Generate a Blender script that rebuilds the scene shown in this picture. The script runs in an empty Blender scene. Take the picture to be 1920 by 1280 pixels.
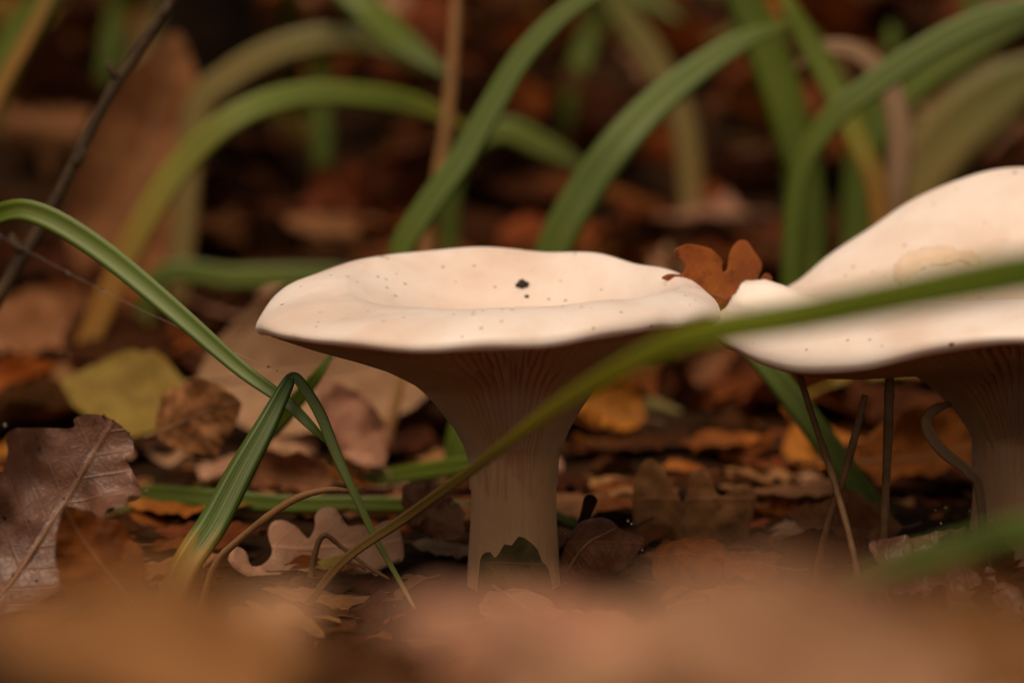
import bpy, bmesh, math, random
import numpy as np
from mathutils import Vector, Matrix, noise, geometry

R = math.radians
sc = bpy.context.scene
col = sc.collection
rng = random.Random(11)

# ------------------------------------------------------------------ camera
PITCH = R(9.0)
FPX = 5333.0                       # focal length in pixels of the 1920 px wide photograph (100 mm lens)
CP, SP = math.cos(PITCH), math.sin(PITCH)
CAM_H = 0.72 * (SP + 455 / FPX * CP)
CAM = Vector((0, 0, CAM_H))
FWD, RGT, UPV = Vector((0, CP, -SP)), Vector((1, 0, 0)), Vector((0, SP, CP))
cd = bpy.data.cameras.new('camera')
cam = bpy.data.objects.new('camera', cd)
col.objects.link(cam)
cam.location = CAM
cam.rotation_euler = (R(90) - PITCH, 0, 0)
cd.lens, cd.sensor_width = 100, 36
cd.clip_start, cd.clip_end = 0.01, 500
cd.dof.use_dof = True
cd.dof.focus_distance = 0.70
cd.dof.aperture_fstop = 7.1
cd.dof.aperture_blades = 0
sc.camera = cam

# ------------------------------------------------------------------ sky, sun, exposure
SUN_EL, SUN_AZ = R(70), R(195)     # azimuth clockwise from +Y
w = bpy.data.worlds.new('World'); sc.world = w; w.use_nodes = True
nt = w.node_tree
bg = nt.nodes['Background']
sky = nt.nodes.new('ShaderNodeTexSky')
sky.sky_type = 'NISHITA'; sky.sun_disc = False
sky.sun_elevation = SUN_EL; sky.sun_rotation = SUN_AZ
sky.air_density = 0.6; sky.dust_density = 2.0; sky.ozone_density = 0.3
tint = nt.nodes.new('ShaderNodeMix'); tint.data_type = 'RGBA'; tint.blend_type = 'MULTIPLY'   # daylight filtered by an autumn canopy
tint.inputs[0].default_value = 1.0; tint.inputs[7].default_value = (1.0, 0.74, 0.42, 1)
nt.links.new(sky.outputs[0], tint.inputs[6]); nt.links.new(tint.outputs[2], bg.inputs[0])
bg.inputs[1].default_value = 0.12
sd = bpy.data.lights.new('sun', 'SUN')
sd.energy = 1.5; sd.angle = R(45); sd.color = (1.0, 0.87, 0.72)
sun = bpy.data.objects.new('sun', sd); col.objects.link(sun)
sdir = Vector((math.sin(SUN_AZ) * math.cos(SUN_EL), math.cos(SUN_AZ) * math.cos(SUN_EL), math.sin(SUN_EL)))
sun.rotation_euler = sdir.to_track_quat('Z', 'Y').to_euler()
sun.location = (0, 0, 3)
vs = sc.view_settings
vs.view_transform = 'Standard'; vs.look = 'None'; vs.gamma = 1.0; vs.use_curve_mapping = False
vs.exposure = 0.45
sc.render.engine = 'CYCLES'
sc.cycles.use_denoising = True
sc.cycles.max_bounces = 8
sc.cycles.caustics_reflective = False; sc.cycles.caustics_refractive = False
sc.cycles.sample_clamp_indirect = 4.0

# ------------------------------------------------------------------ helpers
def P(px, py, d):
    return CAM + d * (FWD + RGT * ((px - 960) / FPX) + UPV * ((640 - py) / FPX))

def z_at(y, py):
    k = (640 - py) / FPX
    return CAM_H + y / (CP + k * SP) * (-SP + CP * k)

def sstep(a, b, x):
    t = min(1, max(0, (x - a) / (b - a)))
    return t * t * (3 - 2 * t)

def ground(x, y):
    mound = 0.091 * math.exp(-((y - 0.29) / 0.115) ** 2) * (1 - 0.17 * math.exp(-((x + 0.007) / 0.008) ** 2) - 0.08 * sstep(0.028, 0.05, x) + 0.04 * (1 - sstep(-0.03, -0.015, x)))
    t = max(0.0, y - 1.15)
    bank = 0.62 * (1 - math.exp(-(0.20 * t + 0.05 * t * t) / 0.62))
    n = 0.006 * noise.noise(Vector((x * 9, y * 9, 3.1))) + 0.010 * noise.noise(Vector((x * 3.1, y * 3.1, 7.7))) * min(1, 0.25 + t)
    near = math.exp(-((y - 0.72) / 0.12) ** 2 - (x / 0.25) ** 2)
    return mound + bank + n * (1 - 0.85 * near)

def on_ground(px, d):
    x = (px - 960) / FPX * d
    z = 0.0
    for _ in range(12):
        y = (d + (z - CAM_H) * SP) / CP
        z = ground(x, y)
    return Vector((x, y, z))

def tag(o, label=None, cat=None, group=None, kind=None):
    if label: o['label'] = label
    if cat: o['category'] = cat
    if group: o['group'] = group
    if kind: o['kind'] = kind
    return o

def link(name, me, mat=None, parent=None):
    o = bpy.data.objects.new(name, me)
    col.objects.link(o)
    if mat is not None:
        if not me.materials: me.materials.append(mat)
        else:
            o.material_slots[0].link = 'OBJECT'; o.material_slots[0].material = mat
    if parent is not None:
        o.parent = parent
    return o

def empty(name, loc=(0, 0, 0)):
    o = bpy.data.objects.new(name, None); col.objects.link(o)
    o.location = loc; o.empty_display_size = 0.01
    return o

def mesh(name, V, F, uv=None, smooth=True):
    me = bpy.data.meshes.new(name)
    me.from_pydata([tuple(v) for v in V], [], F)
    if uv is not None:
        l = me.uv_layers.new(name='UVMap')
        idx = np.empty(len(me.loops), dtype=np.int32); me.loops.foreach_get('vertex_index', idx)
        l.data.foreach_set('uv', np.asarray(uv, dtype=np.float32)[idx].ravel())
    if smooth:
        me.polygons.foreach_set('use_smooth', [True] * len(me.polygons))
    me.update()
    return me

def catmull(pts, n, closed=False):
    """resample a list of equal-length tuples with a Catmull-Rom curve"""
    A = np.array(pts, float); m = len(A); out = []
    segs = m if closed else m - 1
    for i in range(n):
        t = i / n * segs if closed else i / (n - 1) * segs
        k = min(int(t), segs - 1); f = t - k
        if closed:
            p0, p1, p2, p3 = A[(k - 1) % m], A[k % m], A[(k + 1) % m], A[(k + 2) % m]
        else:
            p1, p2 = A[k], A[k + 1]
            p0 = A[k - 1] if k > 0 else 2 * p1 - p2
            p3 = A[k + 2] if k + 2 < m else 2 * p2 - p1
        out.append(0.5 * (2 * p1 + (p2 - p0) * f + (2 * p0 - 5 * p1 + 4 * p2 - p3) * f * f + (3 * p1 - p0 - 3 * p2 + p3) * f ** 3))
    return np.array(out)

# ------------------------------------------------------------------ materials
def new_mat(name):
    m = bpy.data.materials.new(name); m.use_nodes = True
    nt = m.node_tree; nt.nodes.clear()
    return m, nt

class NB:
    """small node builder"""
    def __init__(s, nt): s.nt = nt
    def n(s, t, **kw):
        nd = s.nt.nodes.new(t)
        for k, v in kw.items(): setattr(nd, k, v)
        return nd
    def put(s, sock, v):
        if isinstance(v, bpy.types.NodeSocket): s.nt.links.new(v, sock)
        else: sock.default_value = v
    def math(s, op, a, b=0.0, clamp=False):
        nd = s.n('ShaderNodeMath', operation=op); nd.use_clamp = clamp
        s.put(nd.inputs[0], a); s.put(nd.inputs[1], b); return nd.outputs[0]
    def mix(s, f, a, b, mode='MIX'):
        nd = s.n('ShaderNodeMix', data_type='RGBA', blend_type=mode)
        s.put(nd.inputs[0], f); s.put(nd.inputs[6], a); s.put(nd.inputs[7], b); return nd.outputs[2]
    def noise(s, vec, scale, detail=4, rough=0.55, dist=0.0):
        nd = s.n('ShaderNodeTexNoise'); s.put(nd.inputs['Vector'], vec)
        nd.inputs['Scale'].default_value = scale; nd.inputs['Detail'].default_value = detail
        nd.inputs['Roughness'].default_value = rough; nd.inputs['Distortion'].default_value = dist
        return nd.outputs[0]
    def ramp(s, f, stops, interp='LINEAR'):
        nd = s.n('ShaderNodeValToRGB'); s.put(nd.inputs[0], f); nd.color_ramp.interpolation = interp
        e = nd.color_ramp.elements
        while len(e) < len(stops): e.new(0.5)
        for el, (p, c) in zip(e, stops):
            el.position = p; el.color = c if len(c) == 4 else (*c, 1)
        return nd.outputs[0]
    def step(s, f, a, b):
        nd = s.n('ShaderNodeMapRange', interpolation_type='SMOOTHSTEP'); s.put(nd.inputs[0], f)
        nd.inputs[1].default_value = a; nd.inputs[2].default_value = b
        return nd.outputs[0]
    def bump(s, h, strength, dist):
        nd = s.n('ShaderNodeBump'); nd.inputs['Strength'].default_value = strength
        nd.inputs['Distance'].default_value = dist; s.put(nd.inputs['Height'], h); return nd.outputs[0]

def c4(c): return (*c, 1.0)

def leaf_mat(name, ca, cb, rough=0.6, trans=0.25, spec=0.12, vein=0.6, spot=0.5):
    m, nt = new_mat(name); b = NB(nt)
    uvn = b.n('ShaderNodeUVMap').outputs[0]
    oi = b.n('ShaderNodeObjectInfo')
    at = b.n('ShaderNodeAttribute', attribute_name='rnd')
    rnd = b.math('FRACT', b.math('ADD', oi.outputs['Random'], at.outputs['Fac']))
    off = b.n('ShaderNodeVectorMath', operation='ADD')
    nt.links.new(uvn, off.inputs[0])
    cmb = b.n('ShaderNodeCombineXYZ'); b.put(cmb.inputs[2], b.math('MULTIPLY', rnd, 37.0))
    nt.links.new(cmb.outputs[0], off.inputs[1])
    vec = off.outputs[0]
    sep = b.n('ShaderNodeSeparateXYZ'); nt.links.new(uvn, sep.inputs[0])
    u, v = sep.outputs[0], sep.outputs[1]
    av = b.math('ABSOLUTE', v)
    n1 = b.noise(vec, 3.5, 5, 0.6, 0.4)
    base = b.mix(b.step(n1, 0.32, 0.68), c4(ca), c4(cb))
    # side veins leave the midrib at a slant
    ph = b.math('FRACT', b.math('MULTIPLY', b.math('SUBTRACT', u, b.math('MULTIPLY', av, 0.75)), 9.0))
    dv = b.math('ABSOLUTE', b.math('SUBTRACT', ph, 0.5))
    side = b.math('SUBTRACT', 1.0, b.step(dv, 0.0, 0.09))
    mid = b.math('SUBTRACT', 1.0, b.step(av, 0.006, 0.018))
    vn = b.math('MAXIMUM', b.math('MULTIPLY', side, 0.6), mid)
    fine = b.n('ShaderNodeTexVoronoi', feature='DISTANCE_TO_EDGE'); nt.links.new(vec, fine.inputs['Vector'])
    fine.inputs['Scale'].default_value = 34
    net = b.math('SUBTRACT', 1.0, b.step(fine.outputs[0], 0.0, 0.12))
    base = b.mix(b.math('MULTIPLY', vn, vein * 0.55), base, c4(tuple(min(1, x * 1.5 + 0.03) for x in ca)))
    base = b.mix(b.math('MULTIPLY', net, 0.14), base, c4(tuple(x * 0.45 for x in cb)))
    n2 = b.noise(vec, 11, 4, 0.7)
    base = b.mix(b.math('MULTIPLY', b.step(n2, 0.57, 0.70), spot), base, c4(tuple(x * 0.28 for x in cb)))
    val = b.math('ADD', 0.72, b.math('MULTIPLY', rnd, 0.56))
    hsv = b.n('ShaderNodeHueSaturation')
    b.put(hsv.inputs['Hue'], b.math('ADD', 0.492, b.math('MULTIPLY', b.math('FRACT', b.math('MULTIPLY', rnd, 7.3)), 0.018)))
    b.put(hsv.inputs['Value'], val); b.put(hsv.inputs['Color'], base)
    colr = hsv.outputs[0]
    h = b.math('ADD', b.math('MULTIPLY', vn, 0.6), b.math('ADD', b.math('MULTIPLY', n2, 0.7), b.math('MULTIPLY', net, 0.10)))
    bp = b.bump(h, 0.6, 0.0008)
    pr = b.n('ShaderNodeBsdfPrincipled')
    b.put(pr.inputs['Base Color'], colr); pr.inputs['Specular IOR Level'].default_value = spec
    b.put(pr.inputs['Roughness'], b.math('ADD', rough - 0.12, b.math('MULTIPLY', n2, 0.25)))
    b.put(pr.inputs['Normal'], bp)
    tr = b.n('ShaderNodeBsdfTranslucent'); b.put(tr.inputs[0], colr)
    ms = b.n('ShaderNodeMixShader'); ms.inputs[0].default_value = trans
    nt.links.new(pr.outputs[0], ms.inputs[1]); nt.links.new(tr.outputs[0], ms.inputs[2])
    out = b.n('ShaderNodeOutputMaterial'); nt.links.new(ms.outputs[0], out.inputs[0])
    return m

def blade_mat(name, stops, trans=0.35, rough=0.42):
    m, nt = new_mat(name); b = NB(nt)
    uvn = b.n('ShaderNodeUVMap').outputs[0]
    sep = b.n('ShaderNodeSeparateXYZ'); nt.links.new(uvn, sep.inputs[0])
    u, v = sep.outputs[0], sep.outputs[1]
    oi = b.n('ShaderNodeObjectInfo')
    vec = b.n('ShaderNodeCombineXYZ')
    b.put(vec.inputs[0], b.math('MULTIPLY', u, 3.0)); b.put(vec.inputs[1], b.math('MULTIPLY', v, 1.0))
    b.put(vec.inputs[2], b.math('MULTIPLY', oi.outputs['Random'], 20.0))
    n1 = b.noise(vec.outputs[0], 3.0, 4)
    f = b.math('ADD', u, b.math('MULTIPLY', b.math('SUBTRACT', n1, 0.5), 0.16))
    c = b.ramp(f, stops)
    stripe = b.math('SINE', b.math('MULTIPLY', v, 62.0))
    c = b.mix(b.math('MULTIPLY', b.math('ADD', stripe, 1.0), 0.03), c, c4((0.10, 0.12, 0.03)), 'MULTIPLY')
    mid = b.math('SUBTRACT', 1.0, b.step(b.math('ABSOLUTE', b.math('SUBTRACT', v, 0.5)), 0.02, 0.07))
    c = b.mix(b.math('MULTIPLY', mid, 0.25), c, c4((0.30, 0.34, 0.10)))
    bp = b.bump(b.math('ADD', stripe, mid), 0.2, 0.00006)
    pr = b.n('ShaderNodeBsdfPrincipled')
    b.put(pr.inputs['Base Color'], c); pr.inputs['Roughness'].default_value = rough
    pr.inputs['Specular IOR Level'].default_value = 0.45; b.put(pr.inputs['Normal'], bp)
    tr = b.n('ShaderNodeBsdfTranslucent'); b.put(tr.inputs[0], c)
    ms = b.n('ShaderNodeMixShader'); ms.inputs[0].default_value = trans
    nt.links.new(pr.outputs[0], ms.inputs[1]); nt.links.new(tr.outputs[0], ms.inputs[2])
    out = b.n('ShaderNodeOutputMaterial'); nt.links.new(ms.outputs[0], out.inputs[0])
    return m

def flesh_mat(name, ca, cb, specks=True, fibre=False, rough=0.42, sss=0.25):
    m, nt = new_mat(name); b = NB(nt)
    co = b.n('ShaderNodeTexCoord').outputs['Object']
    n1 = b.noise(co, 38, 4, 0.55, 0.3)
    n2 = b.noise(co, 240, 4, 0.6)
    c = b.mix(b.step(n1, 0.3, 0.72), c4(ca), c4(cb))
    if specks:   # the cap is tanner towards its middle
        sx = b.n('ShaderNodeSeparateXYZ'); nt.links.new(co, sx.inputs[0])
        rr = b.math('SQRT', b.math('ADD', b.math('POWER', sx.outputs[0], 2.0), b.math('POWER', sx.outputs[1], 2.0)))
        c = b.mix(b.math('MULTIPLY', b.math('SUBTRACT', 1.0, b.step(rr, 0.012, 0.046)), 0.75), c, c4((0.60, 0.42, 0.315)))
    if fibre:
        mp = b.n('ShaderNodeMapping'); nt.links.new(co, mp.inputs[0]); mp.inputs['Scale'].default_value = (900, 900, 45)
        n3 = b.noise(mp.outputs[0], 1.0, 4, 0.65)
        c = b.mix(b.math('MULTIPLY', b.step(n3, 0.35, 0.75), 0.16), c, c4(tuple(x * 0.62 for x in cb)))
    rgh = b.math('ADD', rough - 0.1, b.math('MULTIPLY', n1, 0.2))
    if specks:
        # faint radial brush marks and tiny dark bits of soil stuck to the skin
        vo = b.n('ShaderNodeTexVoronoi', feature='F1'); nt.links.new(co, vo.inputs['Vector'])
        vo.inputs['Scale'].default_value = 210
        sepc = b.n('ShaderNodeSeparateColor'); nt.links.new(vo.outputs['Color'], sepc.inputs[0])
        clus = b.step(b.noise(co, 55, 3), 0.42, 0.62)
        msk = b.math('GREATER_THAN', b.math('ADD', sepc.outputs[0], b.math('MULTIPLY', clus, 0.3)), 0.74)
        size = b.math('MULTIPLY', b.math('POWER', sepc.outputs[1], 4.0), 0.26)
        dd = b.math('SUBTRACT', b.math('ADD', vo.outputs['Distance'], b.math('MULTIPLY', b.noise(co, 1500, 3, 0.7), 0.16)), 0.05)
        dot = b.math('MULTIPLY', b.math('LESS_THAN', dd, size), msk)
        vo2 = b.n('ShaderNodeTexVoronoi', feature='F1'); nt.links.new(co, vo2.inputs['Vector'])
        vo2.inputs['Scale'].default_value = 430
        sep2 = b.n('ShaderNodeSeparateColor'); nt.links.new(vo2.outputs['Color'], sep2.inputs[0])
        msk2 = b.math('GREATER_THAN', b.math('ADD', sep2.outputs[0], b.math('MULTIPLY', clus, 0.2)), 0.98)
        d2 = b.math('ADD', vo2.outputs['Distance'], b.math('MULTIPLY', b.noise(co, 2600, 2), 0.2))
        dot = b.math('MAXIMUM', dot, b.math('MULTIPLY', b.math('MULTIPLY', b.math('LESS_THAN', d2, 0.30), msk2), 0.7))
        c = b.mix(b.math('MULTIPLY', b.step(b.noise(co, 75, 5, 0.7, 0.6), 0.60, 0.74), 0.30), c, c4((0.46, 0.27, 0.15)))
        c = b.mix(b.math('MULTIPLY', dot, 0.85), c, c4((0.07, 0.035, 0.02)))
        h = b.math('ADD', b.math('MULTIPLY', n2, 0.35), n1)
    else:
        h = b.math('ADD', n2, b.math('MULTIPLY', n3, 1.5)) if fibre else n2
    if specks:   # sticky wet patch in the hollow
        vd = b.n('ShaderNodeVectorMath', operation='DISTANCE'); nt.links.new(co, vd.inputs[0]); vd.inputs[1].default_value = (0.006, 0.016, 0.058)
        wet = b.math('MULTIPLY', b.math('SUBTRACT', 1.0, b.step(vd.outputs['Value'], 0.006, 0.016)), b.step(b.noise(co, 420, 3, 0.6, 1.5), 0.5, 0.58))
        rgh = b.math('SUBTRACT', rgh, b.math('MULTIPLY', wet, 0.28))
        h = b.math('ADD', h, b.math('MULTIPLY', wet, 0.5))
    bp = b.bump(h, 0.35 if specks else 0.5, 0.0008 if specks else 0.0004)
    pr = b.n('ShaderNodeBsdfPrincipled')
    b.put(pr.inputs['Base Color'], c); b.put(pr.inputs['Roughness'], rgh); b.put(pr.inputs['Normal'], bp)
    pr.inputs['Specular IOR Level'].default_value = 0.45
    pr.inputs['Subsurface Weight'].default_value = sss
    pr.inputs['Subsurface Radius'].default_value = (1.0, 0.5, 0.28)
    pr.inputs['Subsurface Scale'].default_value = 0.0035
    out = b.n('ShaderNodeOutputMaterial'); nt.links.new(pr.outputs[0], out.inputs[0])
    return m

def plain_mat(name, ca, cb, scale=60, rough=0.7, bump=0.001, spec=0.3):
    m, nt = new_mat(name); b = NB(nt)
    co = b.n('ShaderNodeTexCoord').outputs['Object']
    n1 = b.noise(co, scale, 6, 0.65)
    c = b.mix(b.step(n1, 0.3, 0.7), c4(ca), c4(cb))
    pr = b.n('ShaderNodeBsdfPrincipled'); b.put(pr.inputs['Base Color'], c)
    pr.inputs['Roughness'].default_value = rough; pr.inputs['Specular IOR Level'].default_value = spec
    b.put(pr.inputs['Normal'], b.bump(n1, 0.8, bump))
    out = b.n('ShaderNodeOutputMaterial'); nt.links.new(pr.outputs[0], out.inputs[0])
    return m

M = {}
M['soil'] = plain_mat('soil', (0.014, 0.006, 0.0025), (0.034, 0.015, 0.006), 70, 0.95, 0.004, 0.05)
M['rust'] = leaf_mat('leaf_rust', (0.235, 0.058, 0.009), (0.11, 0.024, 0.004))
M['tan'] = leaf_mat('leaf_tan', (0.37, 0.165, 0.062), (0.22, 0.085, 0.030))
M['dark'] = leaf_mat('leaf_dark', (0.075, 0.024, 0.008), (0.032, 0.010, 0.0035), 0.75, spec=0.03)
M['orange'] = leaf_mat('leaf_orange', (0.48, 0.165, 0.026), (0.32, 0.085, 0.012), trans=0.35)
M['yellow'] = leaf_mat('leaf_yellow', (0.48, 0.33, 0.07), (0.36, 0.22, 0.045), trans=0.35)
M['pink'] = leaf_mat('leaf_pink', (0.52, 0.28, 0.165), (0.33, 0.155, 0.085))
M['wet'] = leaf_mat('leaf_wet', (0.20, 0.088, 0.055), (0.11, 0.045, 0.027), 0.36, 0.15, 0.5)
M['olive'] = leaf_mat('leaf_olive', (0.11, 0.085, 0.025), (0.06, 0.045, 0.015))
M['gloss'] = leaf_mat('leaf_gloss', (0.27, 0.095, 0.035), (0.15, 0.045, 0.016), 0.4, 0.2, 0.4)
M['pale'] = leaf_mat('leaf_pale', (0.58, 0.34, 0.21), (0.44, 0.23, 0.13), vein=0.4, spot=0.2)
M['rib'] = plain_mat('leaf_rib', (0.30, 0.16, 0.075), (0.2, 0.1, 0.05), 200, 0.55, 0.0003)

G1, G2, G3 = (0.085, 0.122, 0.006), (0.14, 0.185, 0.012), (0.17, 0.23, 0.05)
YL, OR = (0.34, 0.30, 0.04), (0.42, 0.19, 0.03)
M['g_green'] = blade_mat('grass_green', [(0.0, (0.30, 0.24, 0.05)), (0.15, G1), (0.55, G2), (1.0, G1)])
M['g_pale'] = blade_mat('grass_pale', [(0.0, G1), (0.3, G2), (0.55, G3), (0.9, G3), (1.0, G2)])
M['g_yellow'] = blade_mat('grass_yellow', [(0.0, OR), (0.22, OR), (0.42, YL), (0.6, (0.20, 0.25, 0.035)), (0.85, G2), (1.0, YL)])
M['g_olive'] = blade_mat('grass_olive', [(0.0, (0.30, 0.19, 0.06)), (0.5, (0.26, 0.19, 0.05)), (1.0, (0.16, 0.17, 0.03))])
M['g_fold'] = blade_mat('grass_fold', [(0.0, (0.40, 0.20, 0.05)), (0.10, (0.45, 0.27, 0.04)), (0.14, (0.10, 0.17, 0.02)), (0.2, G1), (0.45, (0.06, 0.13, 0.02)), (0.6, G3), (0.85, (0.16, 0.20, 0.04)), (1.0, (0.4, 0.28, 0.12))])
M['g_long'] = blade_mat('grass_long', [(0.0, (0.30, 0.14, 0.045)), (0.2, (0.30, 0.20, 0.05)), (0.33, (0.46, 0.40, 0.04)), (0.5, (0.42, 0.43, 0.03)), (0.62, (0.30, 0.36, 0.02)), (0.85, (0.17, 0.25, 0.015)), (1.0, G1)], trans=0.5)
M['g_orange'] = blade_mat('grass_orange', [(0.0, OR), (0.6, (0.40, 0.20, 0.04)), (1.0, (0.30, 0.22, 0.05))])
M['g_dry'] = blade_mat('grass_dry', [(0.0, (0.30, 0.17, 0.09)), (0.5, (0.46, 0.28, 0.16)), (1.0, (0.36, 0.2, 0.1))])
M['stalk'] = plain_mat('dry_stalk', (0.20, 0.10, 0.04), (0.11, 0.05, 0.02), 160, 0.6, 0.0003)
M['stalk2'] = plain_mat('tan_stalk', (0.34, 0.17, 0.06), (0.24, 0.11, 0.04), 160, 0.55, 0.0003)
M['twig'] = plain_mat('twig_bark', (0.075, 0.042, 0.016), (0.03, 0.015, 0.007), 90, 0.7, 0.0008)
M['crumb'] = plain_mat('soil_crumb', (0.02, 0.014, 0.01), (0.05, 0.035, 0.025), 700, 0.6, 0.0006)
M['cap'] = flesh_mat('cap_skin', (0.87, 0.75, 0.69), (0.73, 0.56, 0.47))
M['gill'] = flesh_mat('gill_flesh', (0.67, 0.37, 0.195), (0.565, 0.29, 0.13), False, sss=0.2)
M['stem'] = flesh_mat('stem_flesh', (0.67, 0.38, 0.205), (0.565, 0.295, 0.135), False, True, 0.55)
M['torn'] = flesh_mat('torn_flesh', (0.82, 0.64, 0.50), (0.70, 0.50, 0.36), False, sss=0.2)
m, nt = new_mat('dew'); b = NB(nt)
gl = b.n('ShaderNodeBsdfPrincipled'); gl.inputs['Transmission Weight'].default_value = 1.0
gl.inputs['Roughness'].default_value = 0.02; gl.inputs['Base Color'].default_value = (0.95, 0.95, 0.95, 1); gl.inputs['IOR'].default_value = 1.33
o_ = b.n('ShaderNodeOutputMaterial'); nt.links.new(gl.outputs[0], o_.inputs[0]); M['dew'] = m
M['silk'] = plain_mat('silk', (0.5, 0.45, 0.4), (0.4, 0.36, 0.32), 50, 0.4, 0.0001)

# ------------------------------------------------------------------ ground
def axis(lo, hi, step, far):
    a = list(np.arange(lo, hi + 1e-6, step)); s = step
    x = hi
    while x < far: s *= 1.5; x += s; a.append(x)
    x, s = lo, step
    while x > -far: s *= 1.5; x -= s; a.insert(0, x)
    return a
xs, ys = axis(-0.9, 0.9, 0.02, 60), axis(0.0, 3.0, 0.02, 60)
V = [(x, y, ground(x, y)) for y in ys for x in xs]; nx = len(xs)
F = [(j * nx + i, j * nx + i + 1, (j + 1) * nx + i + 1, (j + 1) * nx + i) for j in range(len(ys) - 1) for i in range(nx - 1)]
tag(link('ground', mesh('ground', V, F), M['soil']), 'dark damp soil under the fallen leaves', kind='structure')

# ------------------------------------------------------------------ mushrooms
# underside outline: share of the way from stem to rim, metres below the rim
UNDER = [(1.0, 0.0), (0.86, 0.0030), (0.72, 0.0062), (0.56, 0.0096), (0.42, 0.0128), (0.25, 0.0180), (0.143, 0.0232), (0.06, 0.0285), (0.0, 0.0345)]

def periodic(tab):
    th = np.array([t[0] for t in tab], float)
    val = np.array([t[1:] for t in tab], float)
    T = np.concatenate([th - 360, th, th + 360]); Vv = np.concatenate([val, val, val])
    # monotone-ish cubic (finite difference tangents)
    m_ = np.gradient(Vv, T, axis=0)
    def f(a):
        a = a % 360
        k = int(np.searchsorted(T, a, 'right')) - 1
        h = T[k + 1] - T[k]; t = (a - T[k]) / h
        return ((2 * t**3 - 3 * t**2 + 1) * Vv[k] + (t**3 - 2 * t**2 + t) * h * m_[k]
                + (-2 * t**3 + 3 * t**2) * Vv[k + 1] + (t**3 - t**2) * h * m_[k + 1])
    return f

def hollow(p):
    return 0.6 * sstep(0.08, 1.0, p) + 0.4 * p ** 2.2

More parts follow.
